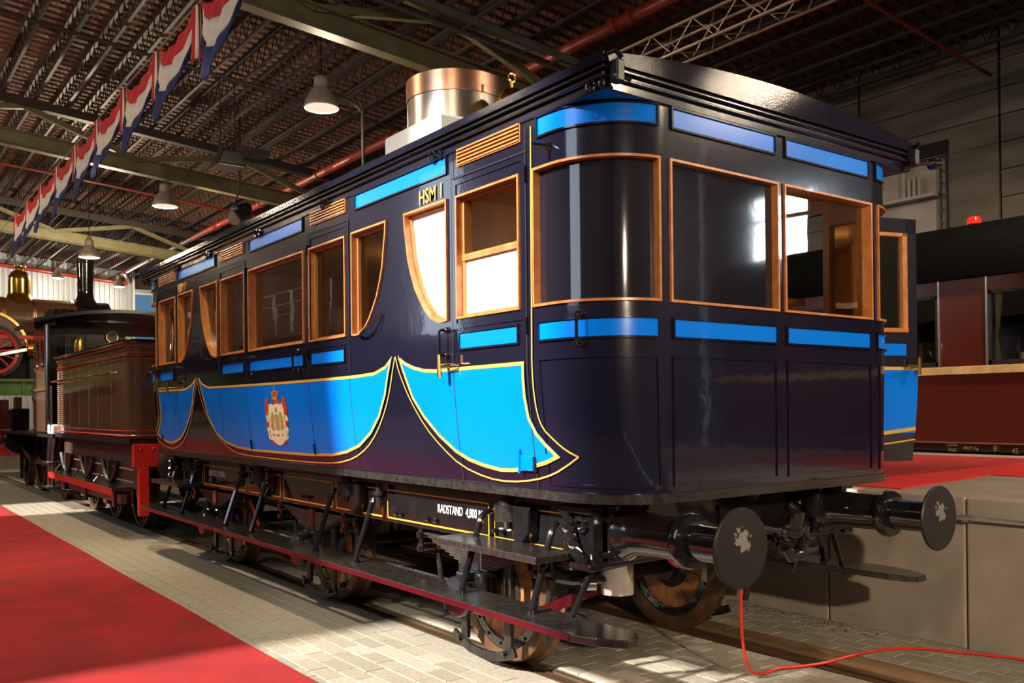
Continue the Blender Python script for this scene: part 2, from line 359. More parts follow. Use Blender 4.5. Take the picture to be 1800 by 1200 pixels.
# window in the right wall that lights and mirrors in the carriage end
w1 = thing('window_1', 'tall daylight window high in the right wall', 'window', (XR, -8.85, 4.67), kind='structure')
part('pane', MB().box(XR+.12, XR+.14, -9.56, -8.14, 4.68, 5.55), 'daylight', w1, False)
part('pane', MB().box(XR+.12, XR+.14, -9.56, -8.14, 5.62, 6.06), 'daylight', w1, False)
part('window_frame', MB().box(XR+.05, XR+.2, -9.6, -8.1, 5.55, 5.62).box(XR+.05, XR+.2, -9.6, -9.56, 4.67, 6.07).box(XR+.05, XR+.2, -8.14, -8.1, 4.67, 6.07), 'black_iron', w1, False)
# ---- left wall with sunlit window openings, back wall
def holed_wall(name, label, axis, c, a0, a1, z1, holes, m):
    mb = MB(); xs = sorted({a0, a1, *[h[0] for h in holes], *[h[1] for h in holes]}); zs = sorted({0, z1, *[h[2] for h in holes], *[h[3] for h in holes]})
    for i in range(len(xs)-1):
        for j in range(len(zs)-1):
            if any(h[0] <= xs[i] < h[1] and h[2] <= zs[j] < h[3] for h in holes): continue
            if axis == 'x': mb.box(c-.3, c, xs[i], xs[i+1], zs[j], zs[j+1])
            else: mb.box(xs[i], xs[i+1], c-.3, c, zs[j], zs[j+1])
    return solo(name, mb, m, label, 'wall', kind='structure', smooth=False)
LW = [(.25, 2.92, 2.9, 8.9), (12.8, 15.0, 3.1, 7.0)]
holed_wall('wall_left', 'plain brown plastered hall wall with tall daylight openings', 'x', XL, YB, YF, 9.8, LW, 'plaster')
for k, (y0, y1, z0, z1) in enumerate(LW):
    t = thing('window_%d' % (k+2), 'tall opening with a slim dark frame in the left wall', 'window', (XL, (y0+y1)/2, z0), kind='structure')
    part('window_frame', MB().box(XL-.2, XL-.1, y0, y0+.05, z0, z1).box(XL-.2, XL-.1, y1-.05, y1, z0, z1).box(XL-.2, XL-.1, y0, y1, z0, z0+.05), 'black_iron', t, False)
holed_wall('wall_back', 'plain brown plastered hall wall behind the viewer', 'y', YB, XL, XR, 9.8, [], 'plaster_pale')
# ---- far wall of white corrugated sheet
wf = thing('wall_far', 'white corrugated metal end wall of the hall', 'wall', (0, YF, 0), kind='structure')
mb = MB(); n = 0; P = []
x = XL
while x < 7.2:
    for dx, dy in ((0, 0), (.02, .09), (.11, .09), (.13, 0), (.22, 0)):
        P.append((x+dx, YF-.02-dy))
    x += .22
mb.add([(p[0], p[1], 0) for p in P]+[(p[0], p[1], zr(p[0])-.05) for p in P], [(i, i+1, len(P)+i+1, len(P)+i) for i in range(len(P)-1)])
part('corrugated_sheet', mb, 'corrugated', wf, False)
part('backing', MB().box(XL, XR, YF, YF+.2, 0, 9.8), 'plaster', wf, False)
t = thing('window_4', 'bluish glazed opening at the far end of the hall', 'window', (8.5, YF-.1, 5), kind='structure')
part('pane', MB().box(7.3, 11.6, YF-.05, YF-.03, 2.5, 7.4), 'far_blue', t, False)
part('window_frame', MB().box(7.22, 7.32, YF-.15, YF-.02, 0, 8.4).box(7.3, 11.6, YF-.12, YF-.02, 7.3, 7.4).box(7.3, 11.6, YF-.12, YF-.02, 6.3, 6.38).box(9, 9.06, YF-.12, YF-.02, 2.5, 7.4), 'white_paint', t, False)
part('sill_rail', MB().box(7.3, 11.6, YF-.14, YF-.02, 7.38, 7.55), 'corrugated', t, False)
# ---- ceiling: ribbed deck, joists, truss girders
ce = thing('ceiling', 'dark ribbed steel roof deck with open web joists and olive girders', 'ceiling', (1, 16, 8.9), kind='structure')
mb = MB(); P = []; y = YB
while y < YF:
    for dy, dz in ((0, 0), (.14, 0), (.16, .06), (.26, .06), (.28, 0)): P.append((y+dy, dz))
    y += .28
nP = len(P)
mb.add([(XL-.3, p[0], zr(XL-.3)+p[1]) for p in P]+[(XR+.3, p[0], zr(XR+.3)+p[1]) for p in P], [(i, i+1, nP+i+1, nP+i) for i in range(nP-1)])
part('deck', mb, 'deck', ce, False, fix=False)
part('roof_sheet', MB().add([(XL-.4, YB-.4, zr(XL)+.2), (XR+.4, YB-.4, zr(XR)+.2), (XR+.4, YF+.4, zr(XR)+.2), (XL-.4, YF+.4, zr(XL)+.2)], [(0, 1, 2, 3)]), 'plaster', ce, False)
mb = MB(); y = YB+.2
mb.box(-.035, .035, YB, YF, -.09, -.02); mb.box(-.03, .03, YB, YF, -.52, -.47)
while y < YF-.4:
    mb.bar((0, y, -.09), (0, y+.2, -.48), .016, .016, (1, 0, 0)); mb.bar((0, y+.2, -.48), (0, y+.4, -.09), .016, .016, (1, 0, 0)); y += .4
jo = None; x = XL+.3
while x < XR-.1:
    if jo is None:
        jo = part('joist', MB().add([(p[0]+x, p[1], p[2]+zr(x)) for p in mb.v], mb.f), 'joist_paint', ce, False, fix=False, origin=(x, 16, zr(x))); jx = x
    else:
        o = jo.copy(); COL.objects.link(o); o.location = jo.location+Vector((x-jx, 0, -KR*(x-jx)))
    x += .62
for gi, gy in enumerate((-.75, 9.42, 19.38, 29.67)):
    a, b = XL, XR; zl, zt = 7.55, 8.42
    g = part('girder', MB().bar((a, gy, zr(a, zl)-.17), (b, gy, zr(b, zl)-.17), .22, .025).bar((a, gy, zr(a, zl)+.17), (b, gy, zr(b, zl)+.17), .22, .025).bar((a, gy, zr(a, zl)), (b, gy, zr(b, zl)), .022, .34), 'olive', ce, False, label='olive lower chord')
    part('top_chord', MB().bar((a, gy, zr(a, zt)-.02), (b, gy, zr(b, zt)-.02), .22, .18), 'joist_paint' if gi != 1 else 'olive', g, False)
    x = XL+.95; up = True
    while x < XR-2.5:
        p, q = ((x, gy, zr(x, zl)+.15), (x+2.4, gy, zr(x+2.4, zt)-.1)) if up else ((x, gy, zr(x, zt)-.1), (x+2.4, gy, zr(x+2.4, zl)+.15))
        part('brace', MB().bar(p, q, .12, .12), 'olive', g, False); x += 2.4; up = not up
for k, yy in enumerate((-4.6, 4.5, 14.4, 24.6, 34.6)):
    part('conduit_line', MB().tube([(XL, yy, zr(XL, 8.28)), (XR, yy, zr(XR, 8.28))], .035, 6), 'red_pipe' if k % 2 else 'joist_paint', ce)
# ---- sprinkler mains, cable tray, lighting truss
t = thing('sprinkler_pipe', 'red sprinkler main running the length of the roof above the carriage', 'pipe', (6, 16, 7.8))
part('pipe', MB().tube([(6, YB+.5, 7.8), (6, 39.3, 7.8), (6.1, 39.6, 7.8), (6.9, 42.2, 7.78)], .10, 14), 'red_pipe', t)
for y in (-3, .5, 4, 7.2, 7.6, 11, 15, 19, 23, 27, 31, 35, 39):
    part('coupling', MB().tube([(6, y, 7.8), (6, y+.14, 7.8)], .13, 14), 'red_pipe', t)
    part('hanger', MB().tube([(6, y, 7.8), (6, y, 8.45)], .012, 6), 'joist_paint', t)
t = thing('sprinkler_pipe', 'red sprinkler pipe along the white corrugated end wall', 'pipe', (2, 42.5, 8))
part('pipe', MB().tube([(XL, 42.5, zr(XL, 8.32)), (6, 42.5, zr(6, 8.32)), (6.9, 42.45, 7.75)], .10, 12), 'red_pipe', t)
t = thing('cable_tray', 'grey ladder cable tray crossing the roof above the copper drum', 'cable tray', (3, 9, 7.9))
yt = 9.0
part('side_rail', MB().bar((XL, yt, zr(XL, 8.0)), (XR, yt, zr(XR, 8.0)), .03, .12), 'grey_tray', t, False)
part('side_rail', MB().bar((XL, yt-.4, zr(XL, 8.0)), (XR, yt-.4, zr(XR, 8.0)), .03, .12), 'grey_tray', t, False)
x = XL+.3
while x < XR:
    part('rung', MB().bar((x, yt-.4, zr(x, 8.0)), (x, yt, zr(x, 8.0)), .05, .03), 'grey_tray', t, False); x += .6
x = XL+1
while x < XR:
    part('hanger', MB().tube([(x, yt-.2, zr(x, 8.0)), (x, yt-.2, zr(x, 8.9))], .008, 5), 'joist_paint', t); x += 2.4
t = thing('lighting_truss', 'box lighting truss of pale tubes hung over the right platform', 'truss', (6.3, 3, 6.9))
XA, XB, ZA, ZB, Y0, Y1 = 6.02, 6.44, 6.95, 7.35, -7, 9.5
for xx, zz in ((XA, ZA), (XB, ZA), (XA, ZB), (XB, ZB)): part('chord', MB().tube([(xx, Y0, zz), (xx, Y1, zz)], .028, 10), 'truss_alu', t)
mb = MB().tube([(XA, Y1, ZA), (XB, Y1, ZB)], .012, 6); y = Y0; k = 0
while y < Y1-.4:
    yn = y+.42
    for a, b in (((XA, ZA), (XA, ZB)), ((XB, ZA), (XB, ZB)), ((XA, ZA), (XB, ZA)), ((XA, ZB), (XB, ZB))):
        if k % 2: a, b = b, a
        part('diagonal', MB().tube([(a[0], y, a[1]), (b[0], yn, b[1])], .011, 6, cap=False), 'truss_alu', t)
    y = yn; k += 1
for y in (-5, 1.5, 8): part('hanger', MB().tube([((XA+XB)/2, y, ZB), ((XA+XB)/2, y, 8.4)], .01, 5), 'joist_paint', t)
# ================================================================== BLUE CARRIAGE
def plan(x, y0, y1, r):
    P = []
    for cx, cy, a in ((-x+r, y0+r, pi), (x-r, y0+r, 1.5*pi), (x-r, y1-r, 0), (-x+r, y1-r, .5*pi)):
        P += [(cx+r*cos(a+pi/2*k/6), cy+r*sin(a+pi/2*k/6)) for k in range(7)]
    return P
HW, RC, LC = 1.30, .40, 7.914
LA = pi/2*RC; WE = 2*(HW-RC); YC = LC/2
ZB0, ZT0 = 1.17, 3.10
def tu(z): return 0 if z >= 1.86 else .068*((1.86-z)/.69)**1.4
def cs(s, z, off=0):
    k = tu(z)
    if RC <= s <= LC-RC: return (-(HW+off-k), s, z)
    far = s > LC-RC; t = s-(LC-RC) if far else RC-s
    my = (lambda y: LC-y) if far else (lambda y: y)
    if t < LA:
        a = t/RC; return (-(HW-RC)-(RC+off-k)*cos(a), my(RC-(RC+off)*sin(a)), z)
    t -= LA
    if t < WE: return (-(HW-RC)+t, my(-off), z)
    t -= WE
    if t < LA:
        a = t/RC; return ((HW-RC)+(RC+off-k)*sin(a), my(RC-(RC+off)*cos(a)), z)
    return (HW+off-k, my(RC+t-LA), z)
def sE(x): return RC-LA-(x+HW-RC)                     # s on the near end
def sF(x): return LC-RC+LA+(x+HW-RC)                  # s on the far end
def sR(y): return RC-2*LA-WE-(y-RC)                   # s on the right side
SMIN = sR(LC-RC); SMAX = LC-RC+2*LA+WE
ARCS = []
for c0, sg in ((RC, -1), (sE(HW-RC), -1), (LC-RC, 1), (sF(HW-RC), 1)):
    ARCS += [c0+sg*LA*k/8 for k in range(9)]
ZCUT = [1.17+.06*k for k in range(12)]
def mid(y): return 2*YC-y
def patch(mb, poly, off):
    """flat outline in (s, z) cut where the body bends, laid on the body surface"""
    bm = bmesh.new(); vs_ = [bm.verts.new((p[0], p[1], 0)) for p in poly]; bm.faces.new(vs_)
    bmesh.ops.triangulate(bm, faces=bm.faces)
    s0, s1 = min(p[0] for p in poly), max(p[0] for p in poly); z0, z1 = min(p[1] for p in poly), max(p[1] for p in poly)
    for a in ARCS:
        if s0 < a < s1: bmesh.ops.bisect_plane(bm, geom=bm.verts[:]+bm.edges[:]+bm.faces[:], plane_co=(a, 0, 0), plane_no=(1, 0, 0))
    for a in ZCUT:
        if z0 < a < z1: bmesh.ops.bisect_plane(bm, geom=bm.verts[:]+bm.edges[:]+bm.faces[:], plane_co=(0, a, 0), plane_no=(0, 1, 0))
    bm.verts.index_update()
    mb.add([cs(v.co.x, v.co.y, off) for v in bm.verts], [[v.index for v in f.verts] for f in bm.faces]); bm.free(); return mb
def rect(s0, s1, z0, z1): return [(s0, z0), (s1, z0), (s1, z1), (s0, z1)]
def dens(poly, step=.05):
    out = []
    for i in range(len(poly)):
        a, b = poly[i], poly[(i+1) % len(poly)]; n = max(1, int(max(abs(a[0]-b[0]), abs(a[1]-b[1]))/step))
        out += [(a[0]+(b[0]-a[0])*k/n, a[1]+(b[1]-a[1])*k/n) for k in range(n)]
    return out
def area(p): return sum(p[i-1][0]*p[i][1]-p[i][0]*p[i-1][1] for i in range(len(p)))/2
def inset(p, d):
    n = len(p); sg = 1 if area(p) > 0 else -1; out = []
    for i in range(n):
        a, b, c = Vector(p[i-1]), Vector(p[i]), Vector(p[(i+1) % n]); e, f = (b-a).normalized(), (c-b).normalized()
        n1, n2 = Vector((-e.y, e.x))*sg, Vector((-f.y, f.x))*sg; m = (n1+n2)
        m = m.normalized() if m.length > 1e-6 else n1
        q = b+m*d/max(.35, m.dot(n1)); out.append((q.x, q.y))
    return out
def ring(mb, poly, w, o0, o1, o2):
    """moulding: outer edge, proud face of width w, inner jamb down to o2"""
    big = inset(poly, -.002); P0 = dens(poly); L0 = []
    ins = inset(poly, w)
    def dd(pp):
        out = []
        for i in range(len(poly)):
            a, b = poly[i], poly[(i+1) % len(poly)]; n = max(1, int(max(abs(a[0]-b[0]), abs(a[1]-b[1]))/.05))
            A, B = pp[i], pp[(i+1) % len(poly)]
            out += [(A[0]+(B[0]-A[0])*k/n, A[1]+(B[1]-A[1])*k/n) for k in range(n)]
        return out
    I0 = dd(ins); loops = [[cs(s, z, o0) for s, z in P0], [cs(s, z, o1) for s, z in P0], [cs(s, z, o1) for s, z in I0], [cs(s, z, o2) for s, z in I0]]
    n = len(P0); vv = [p for l in loops for p in l]
    mb.add(vv, [(j*n+i, j*n+(i+1) % n, (j+1)*n+(i+1) % n, (j+1)*n+i) for j in range(3) for i in range(n)]); return mb
def stroke(mb, pts, w, off, closed=False):
    n = len(pts); Lp, Rp = [], []
    for i in range(n):
        a = Vector(pts[i-1] if (i or closed) else pts[i]); b = Vector(pts[i]); c = Vector(pts[(i+1) % n] if (i < n-1 or closed) else pts[i])
        e = (b-a).normalized() if (b-a).length > 1e-6 else (c-b).normalized(); f = (c-b).normalized() if (c-b).length > 1e-6 else e
        n1, n2 = Vector((-e.y, e.x)), Vector((-f.y, f.x)); m = (n1+n2); m = m.normalized() if m.length > .05 else n1
        k = w/2/max(.4, m.dot(n1)); Lp.append(b+m*k); Rp.append(b-m*k)
    for i in range(n if closed else n-1):
        j = (i+1) % n; patch(mb, [tuple(Lp[i]), tuple(Lp[j]), tuple(Rp[j]), tuple(Rp[i])], off)
    return mb
def smoothline(p, it=2):
    for _ in range(it):
        q = [p[0]]
        for i in range(len(p)-1):
            a, b = p[i], p[i+1]; q += [(a[0]*.75+b[0]*.25, a[1]*.75+b[1]*.25), (a[0]*.25+b[0]*.75, a[1]*.25+b[1]*.75)]
        p = q+[p[-1]]
    return p
CA = thing('railway_carriage', 'dark blue royal saloon carriage with bright blue swags and gold lining on the near track', 'train carriage', (0, YC, 0))
ZW0, ZW1 = 2.113, 2.803
DOORW = [(.655, 1.24), (2.675, 3.27)]; DOORW += [(mid(b), mid(a)) for a, b in DOORW[::-1]]
DOORS = [(.59, 1.29), (2.615, 3.30)]; DOORS += [(mid(b), mid(a)) for a, b in DOORS[::-1]]
DW = [(1.352, 2.807), (1.835, 2.807), (1.826, 2.72), (1.806, 2.618), (1.787, 2.52), (1.754, 2.434), (1.71, 2.34), (1.655, 2.265), (1.60, 2.20), (1.53, 2.14), (1.442, 2.109), (1.40, 2.107), (1.352, 2.112)]
DPOLY = [DW, [(2*1.957-a, b) for a, b in DW]]; DPOLY += [[(mid(a), b) for a, b in d] for d in DPOLY[::-1]]
BIG = (3.385, 4.529)
ENDW = [(-.865, -.033), (.033, .865)]
CORN = (sE(-.945), .524)                       # near left corner panel
CORNR = (sR(.524), sE(.945))
holes = [(a, b, ZW0, ZW1) for a, b in DOORW]+[(min(p[0] for p in d), max(p[0] for p in d), 2.107, 2.807) for d in DPOLY]+[(BIG[0], BIG[1], ZW0, ZW1)]
holes += [(sR(b), sR(a), c, d) for a, b, c, d in holes]
holes += [(sE(b), sE(a), ZW0, ZW1) for a, b in ENDW]+[(sF(a), sF(b), ZW0, ZW1) for a, b in ENDW]
holes += [(CORNR[0], CORNR[1], ZW0, ZW1), (CORN[0], CORN[1], ZW0, ZW1)]
holes += [(mid(CORN[1]), 2*YC-CORN[0], ZW0, ZW1)]
rdoor = (sR(1.29), sR(.59), 1.19, 2.90)
def shell(off, hl, z0, z1):
    ss = sorted({SMIN, SMAX, *[a for a in ARCS if SMIN < a < SMAX], *[h[0] for h in hl], *[h[1] for h in hl]}); ss = [s for i, s in enumerate(ss) if i == 0 or s-ss[i-1] > 1e-5]
    zz = sorted({z0, z1, *[z for z in ZCUT if z0 < z < z1], *[h[2] for h in hl], *[h[3] for h in hl]}); zz = [z for i, z in enumerate(zz) if i == 0 or z-zz[i-1] > 1e-5]
    mb = MB(); n = len(zz); mb.add([cs(s, z, off) for s in ss for z in zz], []); 
    for i in range(len(ss)-1):
        for j in range(len(zz)-1):
            sm, zm = (ss[i]+ss[i+1])/2, (zz[j]+zz[j+1])/2
            if any(h[0] < sm < h[1] and h[2] < zm < h[3] for h in hl): continue
            mb.f.append((i*n+j, (i+1)*n+j, (i+1)*n+j+1, i*n+j+1))
    return mb
body = part('body_shell', shell(0, holes+[rdoor], ZB0, ZT0), 'navy', CA)
part('inner_lining', shell(-.055, holes+[rdoor], ZB0+.03, ZT0), 'interior_wood', body)
for d in DPOLY:
    cur = d[1:]; corner = (d[1][0], 2.107)
    for sgn in (0, 1):
        mp_ = sR if sgn else (lambda v: v)
        pp = [(mp_(a), b) for a, b in cur[:-1]]+[(mp_(d[-2][0]), 2.107), (mp_(corner[0]), corner[1])]
        mb = MB(); c = pp[-1]
        for i in range(len(pp)-2): patch(mb, [c, pp[i], pp[i+1]], 0)
        part('window_spandrel', mb, 'navy', CA)
# sill band, floor, partitions, ceiling
mb = MB(); lo = [SMIN+.001]+sorted(a for a in ARCS if SMIN < a < SMAX)+[SMAX-.001]
n = len(lo); loops = [[cs(s, 1.17, .004) for s in lo], [tuple(Vector(cs(s, 1.17, .016))) for s in lo], [(*cs(s, 1.17, .016)[:2], 1.122) for s in lo], [(*cs(s, 1.17, -.05)[:2], 1.122) for s in lo]]
mb.add([p for l in loops for p in l], [(j*n+i, j*n+i+1, (j+1)*n+i+1, (j+1)*n+i) for j in range(3) for i in range(n-1)])
part('sill_band', mb, 'step_black', CA)
part('floor_boards', MB().prism(plan(1.19, .08, LC-.08, .34), 1.13, 1.19, 'z'), 'interior_wood', CA, False)
part('inner_ceiling', MB().prism(plan(1.24, .06, LC-.06, .34), 3.0, 3.03, 'z'), 'oak', CA, False)
for y in (1.97, mid(1.97)):
    part('partition', MB().box(-1.22, .1, y-.02, y+.02, 1.19, 3.0).box(.75, 1.22, y-.02, y+.02, 1.19, 3.0).box(.1, .75, y-.02, y+.02, 2.7, 3.0), 'interior_wood', CA, False)
for y, f in ((1.78, 1), (2.2, -1), (mid(1.78), -1)):
    part('seat', MB().box(-1.1, .0, y-.25, y+.25, 1.19, 1.62), 'maroon', CA, False, .04)
for y in (1.15, YC, mid(1.15)):  # added globes and bulbs that warm the carriage interior
    lm = part('fill_globe', MB().lathe([(0, 0), (.05, .01), (.075, .05), (.07, .09), (0, .10)], (0, y, 2.90), n=18), 'lamp_glow', CA)
    l = bpy.data.lights.new('cabin_fill', 'POINT'); l.energy = 5; l.color = (1, .72, .42); l.shadow_soft_size = .06
    o = bpy.data.objects.new('cabin_fill_light', l); COL.objects.link(o); o.parent = CA; o.location = Vector((0, y, 2.84))-wloc(CA)
part('luggage_shelf', MB().box(.3, 1.22, .7, 1.85, 2.28, 2.32), 'interior_wood', CA, False)
part('inner_cabinet', MB().box(.75, 1.22, 1.35, 1.9, 1.19, 2.55), 'interior_wood', CA, False, .01)
part('cabinet_knob', MB().sphere((.72, 1.5, 2.35), .03, 6), 'brass', CA)
# roof and cornice
RX = 1.335; roofy0, roofy1 = -.04, LC+.04
mb = MB(); prof = [(-RX+2*RX*k/24) for k in range(25)]
rz = lambda x: 3.222+.10*(1-(x/RX)**2)
mb.add([(x, y, rz(x)) for y in (roofy0, roofy1) for x in prof]+[(x, y, 3.18) for y in (roofy0, roofy1) for x in (-RX, RX)],
       [(i, i+1, 26+i, 25+i) for i in range(24)]+[tuple(range(24, -1, -1))+(50, 51), tuple(range(25, 50))+(53, 52), (0, 25, 52, 50), (24, 51, 53, 49), (50, 52, 53, 51)])
part('roof', mb, 'navy_roof', CA)
for nm, x, z0, z1, m_ in (('cornice_board', 1.308, 3.066, 3.112, 'navy'), ('cornice_bead', 1.328, 3.112, 3.126, 'black_gloss'), ('cornice_cove', 1.312, 3.126, 3.150, 'navy'), ('cornice_bead', 1.332, 3.150, 3.166, 'black_gloss'), ('cornice_cove', 1.318, 3.166, 3.182, 'navy')):
    d = x-1.295
    part(nm, MB().box(-x, x, -d, LC+d, z0, z1), m_, CA, False, .005)
# painted blue panels with beaded edges
def blue_panel(s0, s1, z0, z1, parent=CA):
    p = part('blue_panel', patch(MB(), rect(s0, s1, z0, z1), .003), 'blue', parent)
    part('panel_bead', ring(MB(), inset(rect(s0, s1, z0, z1), -.012), .010, 0, .012, .003), 'navy', p); return p
ZU, ZBL = (2.969, 3.057), (1.937, 2.020)
for a, b in ((1.354, 2.506), (mid(2.506), mid(1.354)), (3.40, 4.51)): blue_panel(a, b, *ZU)
for s0, s1 in ((sE(-.955), .489), (sE(-.05), sE(-.846)), (sE(.846), sE(.05)), (sR(.40), sE(.93)), (mid(.489), 2*YC-sE(-.955))):
    blue_panel(s0, s1, *ZU); blue_panel(s0, s1, *ZBL)
blue_panel(BIG[0]+.01, BIG[1]-.01, *ZBL)
for a, b in DOORW: blue_panel(a+.02, b-.02, *ZBL)
# windows
def win(poly, kind, name='window_frame', w=.013, stop=.018):
    f = part(name, ring(MB(), inset(poly, -.008), w, 0, .013, -.085), 'oak_bead', CA)
    inner = inset(poly, .004)
    if stop: part('inner_stop', ring(MB(), inner, stop, -.03, -.030, -.085), 'oak', f)
    if kind == 'glass': part('pane', patch(MB(), inner, -.052), 'glass', f)
    elif kind == 'panel': part('black_panel', patch(MB(), inner, -.030), 'black_panel', f, label='glossy black painted panel')
    elif kind == 'blind': part('white_blind', patch(MB(), inner, -.045), 'blind', f, label='drawn white blind')
    elif kind == 'half':
        s0, s1 = inner[0][0], inner[1][0]
        part('white_blind', patch(MB(), rect(s0, s1, ZW0, 2.445), -.045), 'blind', f, label='white blind closed to half height')
        part('sash_bar', ring(MB(), rect(s0, s1, 2.44, 2.475), .017, -.05, -.025, -.05), 'oak', f)
    return f
for i, (a, b) in enumerate(DOORW): win(rect(a, b, ZW0, ZW1), 'half' if i == 0 else 'glass')
for i, d in enumerate(DPOLY): win(d, 'blind' if i == 0 else 'glass')
win(rect(*BIG, ZW0, ZW1), 'glass')
win(rect(CORN[0], CORN[1], ZW0, ZW1), 'panel', stop=0); win(rect(sE(ENDW[0][1]), sE(ENDW[0][0]), ZW0, ZW1), 'panel', stop=0)
win(rect(sE(ENDW[1][1]), sE(ENDW[1][0]), ZW0, ZW1), 'glass', stop=0); win(rect(CORNR[0], CORNR[1], ZW0, ZW1), 'glass', stop=0)
win(rect(mid(CORN[1]), 2*YC-CORN[0], ZW0, ZW1), 'glass')
for a, b in DOORW[1:]+[(BIG[0], BIG[1])]: win(rect(sR(b), sR(a), ZW0, ZW1), 'glass')
for d in DPOLY: win([(sR(a), b) for a, b in d], 'glass')
for a, b in ENDW: win(rect(sF(a), sF(b), ZW0, ZW1), 'glass')
# doors on the visible side: raised seams, hinges, louvres, handles
for i, (a, b) in enumerate(DOORS):
    d = part('door_seam', stroke(stroke(stroke(MB(), [(a, 1.175), (a, 3.04)], .007, .0095), [(b, 1.175), (b, 3.04)], .007, .0095), [(a, 2.915), (b, 2.915)], .007, .0095), 'black_matt', CA)
    part('door_stile', ring(MB(), rect(a+.008, b-.008, 2.05, 2.905), .03, 0, .006, .0), 'navy', d)
    hs = a if i % 2 == 0 else b
    for z in (1.30, 2.02, 2.80):
        hz = part('hinge', MB().tube([cs(hs, z-.04, .014), cs(hs, z+.04, .014)], .009, 8), 'black_gloss', d)
    lv = part('louvre_frame', ring(MB(), rect(a+.04, b-.06, 2.972, 3.070), .006, 0, .010, -.02), 'oak_bead', CA)
    part('louvre_shade', patch(MB(), rect(a+.04, b-.06, 2.972, 3.070), .002), 'black_matt', lv)  # flat black patch stands in for the shaded depth behind the slats
    for k in range(5):
        z = 2.979+.0205*k
        part('slat', MB().box(-(HW+.016), -(HW+.002), a+.045, b-.065, z, z+.009), 'oak_bead', lv, False)
def grab(s, z0, z1, out=.06, r=.009):
    P = [cs(s, z0, 0), cs(s, z0, out*.8), cs(s, z0+.012, out), cs(s, z1-.012, out), cs(s, z1, out*.8), cs(s, z1, 0)]
    g = part('grab_handle', MB().tube(P, r, 8), 'black_gloss', CA)
    for z in (z0, z1): part('handle_boss', MB().sphere(cs(s, z, .008), .019, 6), 'black_gloss', g)
for s in (.215, 1.356, 3.47, 4.46, mid(1.356), mid(.215)): grab(s, 1.905, 2.05)
for yy in (1.90, mid(1.90)):                                              # curved pull handles under the D windows
    sg = 1 if yy < YC else -1
    P = [cs(yy+sg*.24+sg*.31*t, 2.215-.125*t-.035*sin(pi*t), .01+.05*sin(pi*t)) for t in [k/10 for k in range(11)]]
    part('curved_handle', MB().tube(P, .010, 8), 'black_gloss', CA)
for ys in (1.335, 6.72, 7.1):
    h = part('door_handle', MB().tube([cs(ys, 1.775, .075), cs(ys, 1.905, .075)], [.016, .013], 10), 'brass', CA, label='brass T handle')
    part('handle_spindle', MB().tube([cs(ys, 1.84, 0), cs(ys, 1.84, .08)], .014, 10).tube([cs(ys, 1.84, .07), cs(ys-.10, 1.845, .06), cs(ys-.11, 1.845, .0)], .009, 8), 'brass', h)
for s, z in ((.40, 2.895),): part('lamp_peg', MB().tube([cs(s, z, 0), cs(s, z, .03), cs(s, z, .11)], [.022, .012, .010], 10), 'black_gloss', CA)
# ring brackets under the eaves
for y in (.06, 1.47, 2.99, 4.3, 5.6, 6.6, 7.75):
    b = part('ring_bracket', MB().torus((-1.325, y, 3.088), .030, .007, 'x', 16, 6), 'black_gloss', CA)
    part('small_ring', MB().torus((-1.325, y-.078, 3.085), .019, .006, 'x', 14, 6), 'black_gloss', b)
    part('bracket_stem', MB().tube([(-1.30, y, 3.088), (-1.33, y-.02, 3.085), (-1.325, y-.06, 3.085)], .007, 6), 'black_gloss', b)
# corner lamp irons on the roof end
for sx in (-1, 1):
    b = part('lamp_bracket', MB().box(sx*1.265-.025, sx*1.265+.025, -.085, -.03, 3.085, 3.19), 'black_iron', CA, False, .008)
    part('bracket_arm', MB().tube([(sx*1.315, -.04, 3.215), (sx*1.29, -.075, 3.225), (sx*1.265, -.09, 3.19)], .012, 8), 'black_gloss', b)
    part('bracket_peg', MB().tube([(sx*1.25, -.06, 3.12), (sx*1.20, -.08, 3.105)], .011, 8), 'black_gloss', b)
b = part('lamp_arm', MB().tube([(1.20, -.02, 3.06), (1.30, -.08, 3.10), (1.42, -.09, 3.115)], .013, 8), 'black_gloss', CA)
part('lamp_cup', MB().cyl((1.42, -.09, 3.11), (1.50, -.09, 3.125), .034, .03, 14), 'chrome', b)
# roof fittings
dr = part('roof_drum', MB().lathe([(0, -.25), (.392, -.25), (.392, .43), (.38, .43)], (-.12, 3.05, 3.62), n=48), 'copper_drum', CA, label='large polished metal drum with a copper rim')
part('drum_rim', MB().lathe([(.397, .43), (.400, .432), (.400, .590)], (-.12, 3.05, 3.62), n=64).lathe([(.398, .594), (.385, .596), (.380, .55), (0, .54)], (-.12, 3.05, 3.62), n=64), 'copper', dr)
part('roof_box', MB().box(-.58, .35, 2.58, 3.42, 3.24, 3.80), 'white_paint', CA, False, .025, label='white box around the foot of the drum')
fi = part('roof_finial', MB().lathe([(0, .13), (.035, .12), (.07, .10), (.10, .06), (.12, .02), (.12, -.7)], (0, 2.45, 3.92), n=20), 'brass', CA)
part('finial_ring', MB().tube([(0, 2.45, 4.04), (0, 2.45, 4.09)], .012, 8).torus((0, 2.45, 4.125), .032, .009, 'y', 16, 6), 'brass', fi)
# end face panels
for x0, x1 in ((-.86, -.045), (.045, .86)):
    part('end_panel_bead', ring(MB(), rect(sE(x1), sE(x0), 1.20, 1.845), .012, 0, .008, .0), 'navy', CA)
part('end_panel_bead', ring(MB(), rect(sE(-.95), .50, 1.20, 1.845), .012, 0, .008, .0), 'navy', CA)
part('end_panel_bead', ring(MB(), rect(sR(.4), sE(.95), 1.20, 1.845), .012, 0, .008, .0), 'navy', CA)
